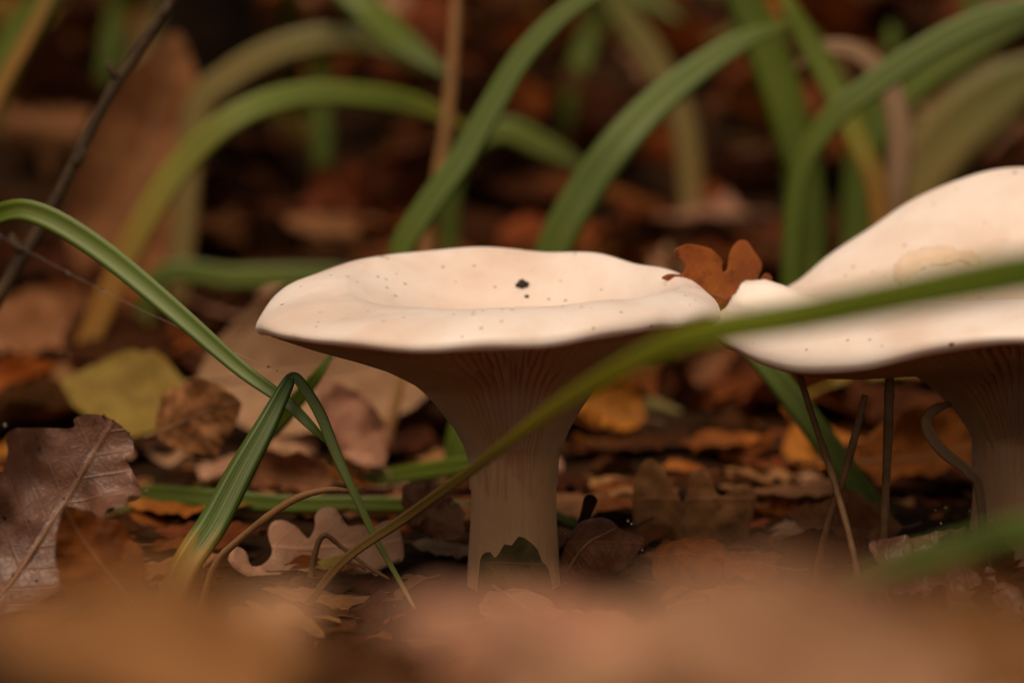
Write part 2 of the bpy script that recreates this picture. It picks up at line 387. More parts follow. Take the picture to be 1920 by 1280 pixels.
def build_mushroom(name, label, group, base, tab, zc, rs, ngill, seed, lean=(0, 0), cap_detail=None, base_r=1.05):
    root = empty(name, base); tag(root, label, 'mushroom', group)
    bx_, by_ = base.x, base.y
    rows = []
    for th, Rm, pc, pe, fr in tab:
        s_ = math.sin(R(th))
        zcr = z_at(by_ + Rm * fr * s_, pc) - base.z
        zed = z_at(by_ + Rm * s_, pe) - base.z
        rows.append((th, Rm, zcr, zed, fr))
    f = periodic(rows)
    zavg = float(np.mean([r[3] for r in rows]))
    NT = 300
    up = list(zip(*UNDER)); uq, ud = np.array(up[0][::-1]), np.array(up[1][::-1])
    def under(th, q):
        Rm, zcr, zed, fr = f(th)
        Re = Rm - 0.0012
        z0 = zed * sstep(0.15, 1.0, q) + zavg * (1 - sstep(0.15, 1.0, q))
        drop = float(np.interp(q, uq, ud)) + (0.085 * -q if q < 0 else 0)
        return rs + (Re - rs) * max(q, 0), z0 - 0.0008 - drop
    V, F = [], []
    rings = []
    SS = [0.0] + [i / 26 for i in range(1, 27)]
    for s in SS: rings.append(('t', s))
    for a in range(8, 171, 9): rings.append(('e', a))
    QS = [0.985, 0.96, 0.9, 0.82, 0.74, 0.66, 0.58, 0.5, 0.42, 0.34, 0.26, 0.2, 0.143, 0.1, 0.06, 0.03, 0.0]
    for q in QS: rings.append(('u', q))
    def gdepth(q): return 0.0032 * sstep(0.0, 0.3, q) * (1 - sstep(0.86, 1.0, q)) 
    for kind, p in rings:
        for i in range(NT):
            th = 360 * i / NT
            Rm, zcr, zed, fr = f(th)
            Rc = Rm * fr
            if kind == 't':
                r = Rc * p
                w_ = hollow(p)
                z = zc + (zcr - zc) * w_
            elif kind == 'e':
                a = R(p); r0 = Rm - Rc
                if p <= 90:
                    r = Rc + r0 * math.sin(a); z = zcr - (zcr - zed) * (1 - math.cos(a)) * 0.90
                else:
                    k = (p - 90) / 81
                    r = Rm - 0.0014 * k * k - 0.0002 * k; z = zed + (zcr - zed) * 0.10 * (1 - k) - 0.0010 * math.sin(k * math.pi / 2)
            else:
                r, z = under(th, p); z += gdepth(p); r -= 0.0008 * (1 - sstep(0.0, 0.14, p))
            wob = 0.0006 * noise.noise(Vector((r * 60 * math.cos(R(th)), r * 60 * math.sin(R(th)), seed)))
            wob += 0.0007 * noise.noise(Vector((r * 24 * math.cos(R(th)), r * 24 * math.sin(R(th)), seed + 5)))
            if kind == 'u': wob *= p
            cx, cy = r * math.cos(R(th)), r * math.sin(R(th))
            if cap_detail and kind != 'u': wob += cap_detail(cx, cy)
            V.append((cx + lean[0], cy + lean[1], z + wob))
    for j in range(len(rings) - 1):
        for i in range(NT):
            i2 = (i + 1) % NT
            F.append((j * NT + i, (j + 1) * NT + i, (j + 1) * NT + i2, j * NT + i2))
    cap = link('cap', mesh('cap', V, F), M['cap'], root)
    # gills: thin wedges running from rim down onto the stem
    V, F = [], []
    g = random.Random(seed)
    for k in range(ngill):
        th0 = 360 * (k + g.uniform(-0.12, 0.12)) / ngill
        q_in = -g.uniform(0.0, 0.13) if k % 2 == 0 else g.uniform(0.3, 0.62)
        qs = np.linspace(q_in + 0.003, 0.62 if (seed == 8 and 145 < th0 < 190) else 0.95, 26)
        b0 = len(V); ph = g.uniform(0, 6)
        for q in qs:
            th = th0 + 0.35 * math.sin(q * 9 + ph) * q
            r, z = under(th, q)
            r2 = r - 0.0 ; gd = gdepth(q) + 0.0007 + 0.0011 * (1 - sstep(0, 0.3, q))
            half = min(0.30 * 2 * math.pi * r / ngill, 0.00040)
            dd_ = gd * (0.55 + 0.45 * min(1, (q - q_in) * 9)) if k % 2 else gd
            # outward offset near the stem where the gills run down it
            nr = 0.0006 * (1 - sstep(0.02, 0.35, q)) - (0.0004 if q < q_in + 0.02 else 0)
            fade = sstep(q_in, q_in + 0.2, q)
            ct, st_ = math.cos(R(th)), math.sin(R(th))
            tx, ty = -st_ * half, ct * half
            top = z + gdepth(q) + 0.0004
            rin = r - 0.0012 * (1 - sstep(0.02, 0.35, q))
            V += [(rin * ct + tx + lean[0], rin * st_ + ty + lean[1], top), ((r + nr * fade) * ct + lean[0], (r + nr * fade) * st_ + lean[1], z + gdepth(q) - dd_ + 0.0007),
                  (rin * ct - tx + lean[0], rin * st_ - ty + lean[1], top)]
        for j in range(len(qs) - 1):
            a = b0 + 3 * j
            F += [(a, a + 3, a + 4, a + 1), (a + 1, a + 4, a + 5, a + 2)]
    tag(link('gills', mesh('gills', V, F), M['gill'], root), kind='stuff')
    # stem
    V, F = [], []; NS = 96
    zt = under(0, 0.0)[1] + 0.004
    levels = np.linspace(-0.012, zt, 44)
    for z in levels:
        t = max(0, z) / zt
        rr = rs * (base_r - 0.09 * sstep(0, 0.55, t) + 0.045 * sstep(0.6, 1.0, t)) - (0.0006 if t > 0.97 else 0)
        ox, oy = lean[0] * sstep(0, 1, t), lean[1] * sstep(0, 1, t)
        for i in range(NS):
            a = 2 * math.pi * i / NS
            n_ = 1 + 0.035 * noise.noise(Vector((math.cos(a) * 1.4, math.sin(a) * 1.4, z * 28 + seed))) + 0.014 * noise.noise(Vector((math.cos(a) * 9, math.sin(a) * 9, z * 60)))
            V.append((rr * n_ * math.cos(a) + ox, rr * n_ * math.sin(a) + oy, z))
    for j in range(len(levels) - 1):
        for i in range(NS):
            i2 = (i + 1) % NS
            F.append((j * NS + i, j * NS + i2, (j + 1) * NS + i2, (j + 1) * NS + i))
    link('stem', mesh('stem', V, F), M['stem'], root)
    def surf(x, y):
        """height of the cap's upper skin (world) at world x, y"""
        dx, dy = x - base.x - lean[0], y - base.y - lean[1]
        r = math.hypot(dx, dy); th = math.degrees(math.atan2(dy, dx)) % 360
        Rm, zcr, zed, fr = f(th); Rc = Rm * fr
        if r <= Rc:
            p = r / Rc; w_ = hollow(p); z = zc + (zcr - zc) * w_
        else:
            s = min(1, (r - Rc) / (Rm - Rc)); z = zcr - (zcr - zed) * (1 - math.sqrt(1 - s * s)) * 0.9
        wob = 0.0006 * noise.noise(Vector((dx * 60, dy * 60, seed))) + 0.0007 * noise.noise(Vector((dx * 24, dy * 24, seed + 5)))
        return base.z + z + wob + (cap_detail(dx, dy) if cap_detail else 0)
    return root, surf

b1 = on_ground(963, 0.72)
tab1 = [  # angle, radius, crest row, edge row, crest share
    (0, 0.0515, 540, 594, 0.80), (30, 0.0540, 513, 550, 0.86), (60, 0.0560, 481, 512, 0.88), (90, 0.0570, 466, 497, 0.88),
    (120, 0.0590, 472, 503, 0.87), (138, 0.0610, 488, 518, 0.82), (152, 0.0625, 503, 540, 0.76), (166, 0.0637, 527, 578, 0.70), (180, 0.0642, 548, 612, 0.64), (195, 0.0638, 563, 620, 0.59), (210, 0.0625, 574, 627, 0.56),
    (240, 0.0600, 581, 654, 0.60), (270, 0.0560, 576, 649, 0.68), (300, 0.0540, 562, 622, 0.76), (330, 0.0530, 550, 602, 0.79)]
def det1(x, y):   # a shallow rumple on the front lip and soft radial folds
    r = math.hypot(x, y); th = math.atan2(y, x)
    return 0.00035 * math.sin(11 * th + 1.3) * sstep(0.03, 0.05, r) + 0.0006 * math.exp(-((x - 0.034) / 0.0035) ** 2) * sstep(0.03, 0.045, -y + 0.012)
m1, surf1 = build_mushroom('funnel_mushroom', 'cream funnel mushroom whose whole cap shows, a dark soil crumb in its hollow', 'pale funnel mushrooms',
                    b1, tab1, 0.0515, 0.0112, 150, 3, cap_detail=det1)
b2 = on_ground(1905, 0.735)
tab2 = [
    (0, 0.075, 470, 505, 0.85), (30, 0.076, 385, 420, 0.9), (60, 0.076, 326, 352, 0.92), (80, 0.076, 315, 340, 0.92), (93, 0.076, 333, 356, 0.92),
    (105, 0.0765, 373, 395, 0.92), (115, 0.0765, 426, 446, 0.92), (125, 0.077, 478, 496, 0.92), (133, 0.0765, 520, 537, 0.91), (142, 0.0755, 548, 562, 0.90),
    (150, 0.0725, 564, 576, 0.88), (157, 0.0705, 572, 588, 0.86), (161.5, 0.0708, 577, 592, 0.84), (165, 0.0735, 580, 518, 0.82), (168.5, 0.0742, 582, 548, 0.81), (172, 0.0755, 585, 574, 0.80), (176, 0.0772, 589, 584, 0.78),
    (181, 0.0790, 592, 612, 0.76), (190, 0.0800, 588, 634, 0.70), (200, 0.0812, 580, 657, 0.66), (212, 0.0825, 572, 684, 0.62), (220, 0.0825, 570, 695, 0.60),
    (230, 0.0800, 568, 689, 0.60), (240, 0.0780, 566, 669, 0.62), (255, 0.0760, 565, 643, 0.66), (270, 0.0750, 562, 636, 0.70), (300, 0.0750, 560, 625, 0.75), (330, 0.0750, 525, 575, 0.8)]
def det2(x, y):
    th = math.atan2(y, x); r = math.hypot(x, y)
    return 0.0004 * math.sin(9 * th + 0.4) * sstep(0.04, 0.07, r)
m2, surf2 = build_mushroom('funnel_mushroom', 'larger wavy cream mushroom with a raised back lobe and a patch of torn skin', 'pale funnel mushrooms',
                    b2, tab2, 0.0635, 0.0120, 170, 8, cap_detail=det2)

# torn skin flake on the raised lobe of the second cap
def patch_on(surf, outline_px, dguess, lift, name, mat, parent):
    pts = catmull(outline_px, 60, True)
    poly = [Vector((p[0], p[1])) for p in pts]
    inner = []
    x0, x1, y0, y1 = pts[:, 0].min(), pts[:, 0].max(), pts[:, 1].min(), pts[:, 1].max()
    for gx in np.arange(x0, x1, 8):
        for gy in np.arange(y0, y1, 8): inner.append(Vector((gx + 0.01, gy + 0.013)))
    res = geometry.delaunay_2d_cdt(poly + inner, [], [list(range(len(poly)))], 1, 1e-6)
    V = []
    pa = np.array([[p.x, p.y] for p in poly])
    for v in res[0]:
        d = dguess
        lo, hi = 0.60, 0.90
        # march the pixel ray to the skin
        dd = lo
        while dd < hi:
            q = P(v.x, v.y, dd)
            if q.z <= surf(q.x, q.y): break
            dd += 0.0006
        q = P(v.x, v.y, dd)
        e = np.min(np.hypot(pa[:, 0] - v.x, pa[:, 1] - v.y))
        l = lift * (0.9 + 0.5 * noise.noise(Vector((v.x * 0.05, v.y * 0.05, 2)))) * min(1, e / 3.0) - (0.0003 if e < 0.5 else 0)
        V.append(q + Vector((0, -0.8, 0.6)) * l - parent.location)
    return link(name, mesh(name, V, [list(f) for f in res[2]]), mat, parent)
patch_on(surf2, [(1672, 520), (1674, 498), (1695, 476), (1730, 464), (1775, 458), (1800, 470), (1820, 470), (1840, 490), (1832, 506), (1800, 496), (1775, 503), (1740, 506), (1715, 520), (1690, 540)],
         0.75, 0.0009, 'torn_skin', M['torn'], m2)

# ------------------------------------------------------------------ leaves
def oak_outline(seed, lobes=4, wide=1.0, depth=0.5, n=110):
    r = random.Random(seed)
    def side():
        pts = [(0.03, 0.025)]
        for i in range(lobes):
            c = 0.16 + 0.66 * (i + 0.5) / lobes + r.uniform(-0.015, 0.015)
            env = wide * (0.13 + 0.20 * math.sin(math.pi * min(1, (c ** 0.85)) * 0.88)) * r.uniform(0.85, 1.12)
            hw = 0.66 / lobes * 0.5
            pts += [(c - hw * 0.52, env * 0.80), (c - hw * 0.10, env * 0.98), (c + hw * 0.36, env), (c + hw * 0.66, env * 0.82)]
            if i < lobes - 1:
                pts.append((c + hw * 0.86, env * (1 - depth) * r.uniform(0.85, 1.15)))
        pts += [(0.885, 0.10 * wide), (0.93, 0.105 * wide), (0.985, 0.06 * wide)]
        return pts
    a, b_ = side(), side()
    return catmull(a + [(1.0, 0.0)] + [(x, -y) for x, y in reversed(b_)] + [(0.0, 0.0)], n, True)

def plain_outline(seed, wide=1.0, n=80):
    pts = []
    for i in range(14):
        t = i / 13; pts.append((t, wide * 0.27 * math.sin(math.pi * t ** 0.9) ** 0.8 + (0.006 if i % 2 else 0)))
    up = pts[1:-1]
    return catmull([(0, 0)] + up + [(1, 0)] + [(x, -y) for x, y in reversed(up)], n, True)

def leaf_mesh(name, outline, sp, kx, ky, ripple, seed, fold=0.0, twist=0.0, edge_curl=0.0, stalk=True):
    """flat outline (length 1 on x) filled and bent: kx curls it lengthwise, ky rolls it across"""
    poly = [Vector((p[0], p[1])) for p in outline]
    inner = []
    for gx in np.arange(-0.05, 1.05, sp):
        for gy in np.arange(-0.5, 0.5, sp):
            inner.append(Vector((gx + 0.003 * math.sin(gy * 91), gy + 0.0021)))
    inner += [Vector((gx, 0.00003)) for gx in np.arange(0.02, 0.98, sp)]
    res = geometry.delaunay_2d_cdt(poly + inner, [], [list(range(len(poly)))], 1, 1e-5)
    pa = np.array(outline)
    V, UV = [], []
    for v in res[0]:
        V.append(bend(v.x, v.y, kx, ky, ripple, seed, fold, twist, edge_curl)); UV.append((v.x, v.y))
    F = [list(f) for f in res[2]]
    if stalk:   # stalk runs on from the midrib
        add_tube(V, F, UV, [bend(x, 0, kx, ky, 0, seed, fold, twist, 0) + Vector((0, 0, 0.004)) for x in np.linspace(-0.14, 0.5, 14)],
                 [0.012 - 0.008 * i / 13 for i in range(14)], 5)
    return mesh(name, V, F, UV)

def bend(x, y, kx, ky, ripple, seed, fold, twist, ec):
    z = fold * abs(y) + ripple * (noise.noise(Vector((x * 5, y * 5, seed))) + 0.5 * noise.noise(Vector((x * 11, y * 11, seed + 3)))) * (0.3 + 2.2 * abs(y))
    z += ripple * 0.35 * abs(y) * math.sin((x - 0.75 * abs(y)) * 57)
    z += ec * max(0, abs(y) - 0.12) ** 2 * 6
    # roll across
    if abs(ky) > 1e-3:
        a = ky * y; Rr = 1 / ky; y2 = math.sin(a) * (Rr - z); z2 = Rr - math.cos(a) * (Rr - z)
    else: y2, z2 = y, z
    if abs(kx) > 1e-3:
        a = kx * (x - 0.4); Rr = 1 / kx; x3 = 0.4 + math.sin(a) * (Rr - z2); z3 = Rr - math.cos(a) * (Rr - z2)
    else: x3, z3 = x, z2
    if twist:
        t = twist * (x - 0.4); y2, z3 = y2 * math.cos(t) - z3 * math.sin(t), y2 * math.sin(t) + z3 * math.cos(t)
    return Vector((x3, y2, z3))

def add_tube(V, F, UV, pts, rad, ns=6, cap=True):
    b0 = len(V)
    n = len(pts)
    pts = [Vector(p) for p in pts]
    ref = Vector((0.13, 0.2, 1)).normalized()
    for i, p in enumerate(pts):
        t = (pts[min(i + 1, n - 1)] - pts[max(i - 1, 0)]).normalized()
        s = t.cross(ref)
        if s.length < 1e-3: s = t.cross(Vector((1, 0, 0)))
        s.normalize(); q = t.cross(s)
        for k in range(ns):
            a = 2 * math.pi * k / ns
            V.append(p + (s * math.cos(a) + q * math.sin(a)) * rad[i])
            if UV is not None: UV.append((i / (n - 1), k / ns))
    for i in range(n - 1):
        for k in range(ns):
            k2 = (k + 1) % ns
            F.append([b0 + i * ns + k, b0 + i * ns + k2, b0 + (i + 1) * ns + k2, b0 + (i + 1) * ns + k])
    if cap:
        F.append([b0 + k for k in range(ns)][::-1]); F.append([b0 + (n - 1) * ns + k for k in range(ns)])

def ribs_mesh(name, kx, ky, seed, fold, twist, rip, ec, lobes):
    V, F = [], []
    L = [bend(x, 0.00003, kx, ky, rip, seed, fold, twist, ec) + Vector((0, 0, 0.001)) for x in np.linspace(-0.16, 0.97, 30)]
    add_tube(V, F, None, L, [0.011 - 0.0085 * i / 29 for i in range(30)], 6)
    return mesh(name, V, F)

# variants shared by the random litter
OAK, LOW = [], []
r2 = random.Random(5)
for i in range(12):
    pl = i in (3, 9)
    ol = plain_outline(i, r2.uniform(0.9, 1.25)) if pl else oak_outline(i, r2.choice([3, 4, 4, 5]), r2.uniform(0.85, 1.15), r2.uniform(0.35, 0.6))
    par = dict(kx=r2.uniform(-1.9, 1.9), ky=r2.uniform(-2.8, 2.8), ripple=r2.uniform(0.05, 0.11), seed=i * 7.3, fold=r2.uniform(-0.3, 0.5), twist=r2.uniform(-0.6, 0.6), edge_curl=r2.uniform(-0.8, 1.2))
    OAK.append(leaf_mesh('leaf_shape', ol, 0.05, **par))
    lo = ol[::2]
    LOW.append(leaf_mesh('leaf_shape_far', lo, 0.11, **par))
for me in OAK + LOW: me.materials.append(M['tan'])

def leaf_frame(px, py, d, ang, face, roll=0.0):
    """leaf axes from its direction in the picture plane (ang), how far it lies back from upright (face) and a roll"""
    c = P(px, py, d)
    a = R(ang)
    face = R(face)
    N = (Vector((0, -1, 0)) * math.cos(face) + Vector((0, 0, 1)) * math.sin(face)).normalized()
    U = (Vector((0, 0, 1)) * math.cos(face) + Vector((0, 1, 0)) * math.sin(face)).normalized()
    X = (RGT * math.cos(a) + U * math.sin(a)).normalized()
    Y = N.cross(X)
    m_ = Matrix((X, Y, N)).transposed()
    m_ = m_ @ Matrix.Rotation(R(roll), 3, 'X')
    return c, m_

def dew_on(leafobj, me, n, size, seed):
    g = random.Random(seed); V, F = [], []
    nv = len(me.vertices)
    ico = bmesh.new(); bmesh.ops.create_icosphere(ico, subdivisions=2, radius=1)
    iv = [v.co.copy() for v in ico.verts]; jf = [[v.index for v in f.verts] for f in ico.faces]; ico.free()
    for _ in range(n):
        v = me.vertices[g.randrange(int(nv * 0.8))]
        s = size * g.uniform(0.4, 1.3); b0 = len(V)
        for q in iv: V.append(v.co + v.normal * s * 0.5 + Vector((q.x, q.y, q.z)) * s)
        F += [[b0 + k for k in f] for f in jf]
    tag(link('dew_drops', mesh('dew_drops', V, F), M['dew'], leafobj), kind='stuff')

def hand_leaf(name, label, mat, px, py, d, L, ang, face, roll=0, shape='oak', seed=1, kx=0.8, ky=1.0, ripple=0.08, fold=0.15, twist=0.2, ec=0.3,
              lobes=4, wide=1.0, depth=0.5, dew=0, group=None, rest=0.004, sp=0.032):
    ol = oak_outline(seed, lobes, wide, depth, 150) if shape == 'oak' else plain_outline(seed, wide, 90)
    me = leaf_mesh(name, ol, sp, kx, ky, ripple, seed * 1.7, fold, twist, ec, stalk=False)
    bent = bend(0.5, 0, kx, ky, 0, seed, fold, twist, 0) * L
    vv = list(me.vertices)[::3]
    def place(dd):
        c, m_ = leaf_frame(px, py, dd, ang, face, roll)
        mw = Matrix.Translation(c - m_ @ bent) @ m_.to_4x4() @ Matrix.Scale(L, 4)
        ws = [mw @ v.co for v in vv]
        return mw, min(q.z - ground(q.x, q.y) for q in ws)
    o = link(name, me, M[mat])
    # the leaf keeps its direction; its distance is where its lowest edge meets the litter
    lo_d, hi_d = max(0.26, d - 0.03), d + 0.15
    for _ in range(9):
        md = (lo_d + hi_d) / 2
        if place(md)[1] > rest: lo_d = md
        else: hi_d = md
    d = (lo_d + hi_d) / 2
    mw, gap = place(d)
    if abs(gap - rest) > 0.003: mw.translation.z -= gap - rest
    HANDS.append((px, py, d, L * FPX / d * 0.5, abs(gap - rest) > 0.003))
    o.matrix_world = mw
    link('midrib', ribs_mesh('midrib', kx, ky, seed * 1.7, fold, twist, ripple, ec, lobes), M['rib'], o)
    if dew: dew_on(o, me, dew, 0.006, seed)
    tag(o, label, 'leaf', group)
    return o

# oak leaf wedged upright between the two caps: outline as seen, stood behind the right rim of the first cap
def traced_leaf():
    ol = [(1237, 513), (1250, 506), (1272, 508), (1280, 500), (1281, 488), (1273, 480), (1262, 468), (1263, 460), (1275, 454), (1290, 452), (1312, 457),
          (1332, 465), (1345, 478), (1355, 490), (1354, 503), (1357, 511), (1364, 505), (1367, 485), (1372, 470), (1384, 456), (1396, 454), (1407, 461),
          (1418, 478), (1433, 499), (1434, 514), (1428, 530), (1424, 545), (1430, 541), (1437, 527), (1446, 524), (1456, 533), (1455, 545), (1447, 556),
          (1440, 572), (1420, 588), (1392, 596), (1360, 590), (1330, 570), (1300, 545), (1275, 530), (1252, 520)]
    pts = catmull(ol, 160, True)
    d0 = 0.735; c = P(1345, 540, d0); k = d0 / FPX
    flat = [((p[0] - 1345) * k, (540 - p[1]) * k) for p in pts]
    poly = [Vector(p) for p in flat]
    inner = [Vector((x + 1e-5, y)) for x in np.arange(-0.017, 0.017, 0.0009) for y in np.arange(-0.009, 0.014, 0.0009)]
    res = geometry.delaunay_2d_cdt(poly + inner, [], [list(range(len(poly)))], 1, 1e-7)
    tilt = R(8)
    V, UV = [], []
    for v in res[0]:
        bow = 9.0 * v.x * v.x - 14 * max(0, v.y) ** 2 + 0.0009 * noise.noise(Vector((v.x * 160, v.y * 160, 1))) 
        V.append((v.x, bow + v.y * math.sin(tilt) + v.x * 0.75, v.y)); UV.append(((v.x + 0.016) * 28, (v.y + 0.008) * 28))
    n = len(V); F = [list(f) for f in res[2]]
    V2 = V + [(x, y + 0.00022, z) for x, y, z in V]
    cnt = {}
    for f in F:
        for a, b_ in ((f[0], f[1]), (f[1], f[2]), (f[2], f[0])): cnt[(a, b_)] = 1
    F2 = F + [[i + n for i in f[::-1]] for f in F] + [[b_, a, a + n, b_ + n] for (a, b_) in cnt if (b_, a) not in cnt]
    o = link('oak_leaf', mesh('wedged_leaf', V2, F2, UV + UV), M['wedged'])
    o.location = c
    V, F = [], []
    add_tube(V, F, None, catmull([(-0.014, -0.0098, 0.0020), (-0.004, -0.0034, -0.0005), (0.004, 0.0026, -0.0040), (0.010, 0.0076, -0.0072)], 14), [0.00022] * 14, 5)
    link('midrib', mesh('midrib', V, F), M['rib'], o)
    tag(o, 'small orange oak leaf standing wedged between the two mushroom caps', 'leaf')
M['wedged'] = leaf_mat('leaf_wedged', (0.46, 0.13, 0.018), (0.30, 0.07, 0.010), 0.45, 0.45, 0.4, 0.25, 0.7)
traced_leaf()

HL = hand_leaf
HANDS = []
def traced(label, mat, outline, d, lean, bow=(6, -6), rough=0.0012, seed=1, zoom=None, midrib=None, dew=0, soft=3):
    """a leaf whose outline is read off the photograph, standing in its own leaning plane at its own distance"""
    if zoom: outline = [(zoom[0] + x * zoom[2], zoom[1] + y * zoom[2]) for x, y in outline]
    cx = sum(p[0] for p in outline) / len(outline); cy = sum(p[1] for p in outline) / len(outline)
    c = P(cx, cy, d); le = R(lean)
    U = Vector((0, math.sin(le), math.cos(le))); N = Vector((0, -math.cos(le), math.sin(le)))
    def onplane(px, py):
        r_ = P(px, py, 1) - CAM; t = (c - CAM).dot(N) / r_.dot(N); q = CAM + r_ * t - c
        return q.x, q.dot(U)
    pts = catmull([onplane(*p) for p in outline], len(outline) * soft, True)
    sp = (pts[:, 0].max() - pts[:, 0].min()) / 26
    inner = [Vector((x + 1e-5, y)) for x in np.arange(pts[:, 0].min(), pts[:, 0].max(), sp) for y in np.arange(pts[:, 1].min(), pts[:, 1].max(), sp)]
    res = geometry.delaunay_2d_cdt([Vector(p) for p in pts] + inner, [], [list(range(len(pts)))], 1, 1e-7)
    size = max(pts[:, 0].max() - pts[:, 0].min(), pts[:, 1].max() - pts[:, 1].min())
    def lift(x, y): return bow[0] * x * x + bow[1] * y * y + rough * (noise.noise(Vector((x * 90, y * 90, seed))) + 0.5 * noise.noise(Vector((x * 230, y * 230, seed))))
    V = [Vector((v.x, 0, 0)) + U * v.y + N * lift(v.x, v.y) for v in res[0]]
    UV = [(v.x / size + 0.5, v.y / size) for v in res[0]]
    n = len(V); F = [list(f) for f in res[2]]; cnt = {}
    for f in F:
        for a, b_ in ((f[0], f[1]), (f[1], f[2]), (f[2], f[0])): cnt[(a, b_)] = 1
    F2 = F + [[i + n for i in f[::-1]] for f in F] + [[b_, a, a + n, b_ + n] for (a, b_) in cnt if (b_, a) not in cnt]
    me = mesh('oak_leaf', V + [v - N * 0.0002 for v in V], F2, UV + UV)
    o = link('oak_leaf', me, M[mat]); o.location = c
    if midrib:
        mz = [(zoom[0] + x * zoom[2], zoom[1] + y * zoom[2]) for x, y in midrib] if zoom else midrib
        mm = catmull([onplane(*p) for p in mz], 16); V, F = [], []
        add_tube(V, F, None, [Vector((x, 0, 0)) + U * y + N * (lift(x, y) + 0.00015) for x, y in mm], [0.0005 - 0.00002 * k for k in range(16)], 6)
        link('midrib', mesh('midrib', V, F), M['rib'], o)
    if dew: dew_on(o, me, dew, 0.0003, seed)
    HANDS.append((cx, cy, d, size * FPX / d * 0.5, False))
    return tag(o, label, 'leaf')
ZL, ZR, ZC = (0, 640, 0.5), (960, 640, 0.5), (450, 430, 1 / 1.855)
traced('pale lobed oak leaf lying open at the foot of the first stem', 'pale',
       [(860, 840), (885, 795), (925, 805), (945, 850), (1000, 832), (1022, 790), (1005, 725), (1020, 680), (1060, 660), (1105, 680), (1140, 722), (1160, 740), (1182, 695), (1180, 640),
        (1215, 600), (1252, 610), (1280, 650), (1305, 690), (1350, 688), (1400, 705), (1450, 695), (1492, 720), (1516, 800), (1510, 855), (1440, 862), (1400, 910), (1300, 950), (1200, 960), (1100, 955), (1000, 920), (930, 890), (880, 865)],
       0.735, 40, (10, -16), 0.0020, 3, ZL, [(1500, 850), (1350, 880), (1150, 890), (960, 880)])
traced('brown lobed oak leaf standing upright between the two stems', 'tan',
       [(470, 760), (455, 690), (452, 600), (460, 520), (490, 450), (530, 440), (562, 470), (590, 520), (612, 560), (640, 600), (658, 560), (668, 495), (700, 478), (742, 490), (762, 560), (792, 582), (830, 542), (880, 538), (912, 580), (905, 640),
        (890, 700), (860, 780), (700, 830), (540, 820)], 0.768, 22, (8, -10), 0.0028, 5, ZR, [(660, 800), (650, 700), (640, 610)])
traced('glossy rust-brown leaf curled up beside the first stem', 'gloss',
       [(180, 800), (208, 740), (238, 682), (270, 655), (330, 640), (372, 652), (400, 682), (442, 705), (500, 722), (480, 770), (430, 830), (340, 870), (240, 870), (185, 840)], 0.715, 30, (-30, -60), 0.0016, 6, ZR, [(200, 850), (280, 760), (390, 690)], 14)
traced('dark narrow leaf scrap curling up against the first stem', 'dark',
       [(180, 820), (205, 745), (245, 680), (262, 620), (272, 582), (300, 572), (322, 592), (305, 635), (275, 690), (235, 760), (200, 830)], 0.73, 15, (0, -40), 0.001, 7, ZR)
traced('low reddish brown leaf with a rounded rim right of the curled leaf', 'rust',
       [(530, 860), (540, 760), (620, 737), (700, 718), (760, 725), (800, 748), (800, 810), (760, 900), (600, 900)], 0.70, 45, (-20, -30), 0.0012, 8, ZR)
traced('jagged dark olive leaf propped against the foot of the first stem', 'olive',
       [(835, 1300), (832, 1180), (842, 1130), (870, 1120), (884, 1140), (900, 1128), (920, 1095), (945, 1098), (970, 1065), (1005, 1080), (1035, 1110), (1050, 1150), (1075, 1180), (1080, 1290), (960, 1330)], 0.698, 22, (-20, 0), 0.0014, 9, ZC, None, 0, 2)
traced('dark brown leaf edge curling over the second stem foot', 'dark',
       [(1700, 880), (1740, 850), (1800, 840), (1880, 860), (1920, 900), (1900, 1000), (1840, 1080), (1770, 1040), (1740, 950)], 0.70, 35, (-20, -30), 0.0015, 10, ZR)
HL('oak_leaf', 'big purplish brown wet oak leaf leaning up, dotted with dew', 'wet', 95, 985, 0.70, 0.058, 62, 35, 0, seed=21, kx=0.7, ky=1.3, wide=1.35, lobes=3, depth=0.35, dew=60, twist=0.3, ripple=0.1)
HL('beech_leaf', 'smooth yellow-green leaf lying on an orange leaf in the litter', 'yellow', 240, 800, 0.91, 0.042, 172, 45, 0, 'plain', 22, 0.6, -0.8, 0.05, wide=1.3)
HL('oak_leaf', 'bright orange leaf under the yellow-green leaf', 'orange', 55, 800, 0.96, 0.042, 12, 42, 0, 'plain', 23, -0.5, 0.8, 0.06, wide=1.2)
HL('oak_leaf', 'curled brown leaf with a raised point beside the folded green blade', 'tan', 375, 855, 0.82, 0.028, 25, 30, 25, 'plain', 24, 1.6, -2.5, 0.12, wide=1.2)
HL('oak_leaf', 'tan leaf rolled at its edge, right behind the broad folded blade', 'tan', 535, 895, 0.83, 0.028, 172, 45, -20, 'plain', 25, 0.8, 2.4, 0.08, wide=1.4)
HL('oak_leaf', 'large pinkish tan leaf standing behind a thin dry stalk', 'pink', 655, 850, 0.87, 0.032, 128, 25, 10, 'plain', 26, 0.7, 1.6, 0.1, wide=1.2)
HL('oak_leaf', 'crumpled greyish pink leaf close to the first stem', 'pink', 805, 970, 0.775, 0.024, 150, 35, 0, seed=28, kx=2.0, ky=2.2, wide=1.6, ripple=0.2, depth=0.3)
HL('oak_leaf', 'wide pale tan leaf leaning up behind the first cap', 'pink', 620, 690, 0.93, 0.085, 8, 25, 0, 'plain', 29, 0.5, 0.9, 0.06, wide=1.25)
HL('oak_leaf', 'brown leaf lying under the arching yellow-green blade', 'tan', 90, 670, 1.05, 0.075, 5, 45, 0, 'plain', 30, 0.5, 1.2, 0.08, wide=1.0)
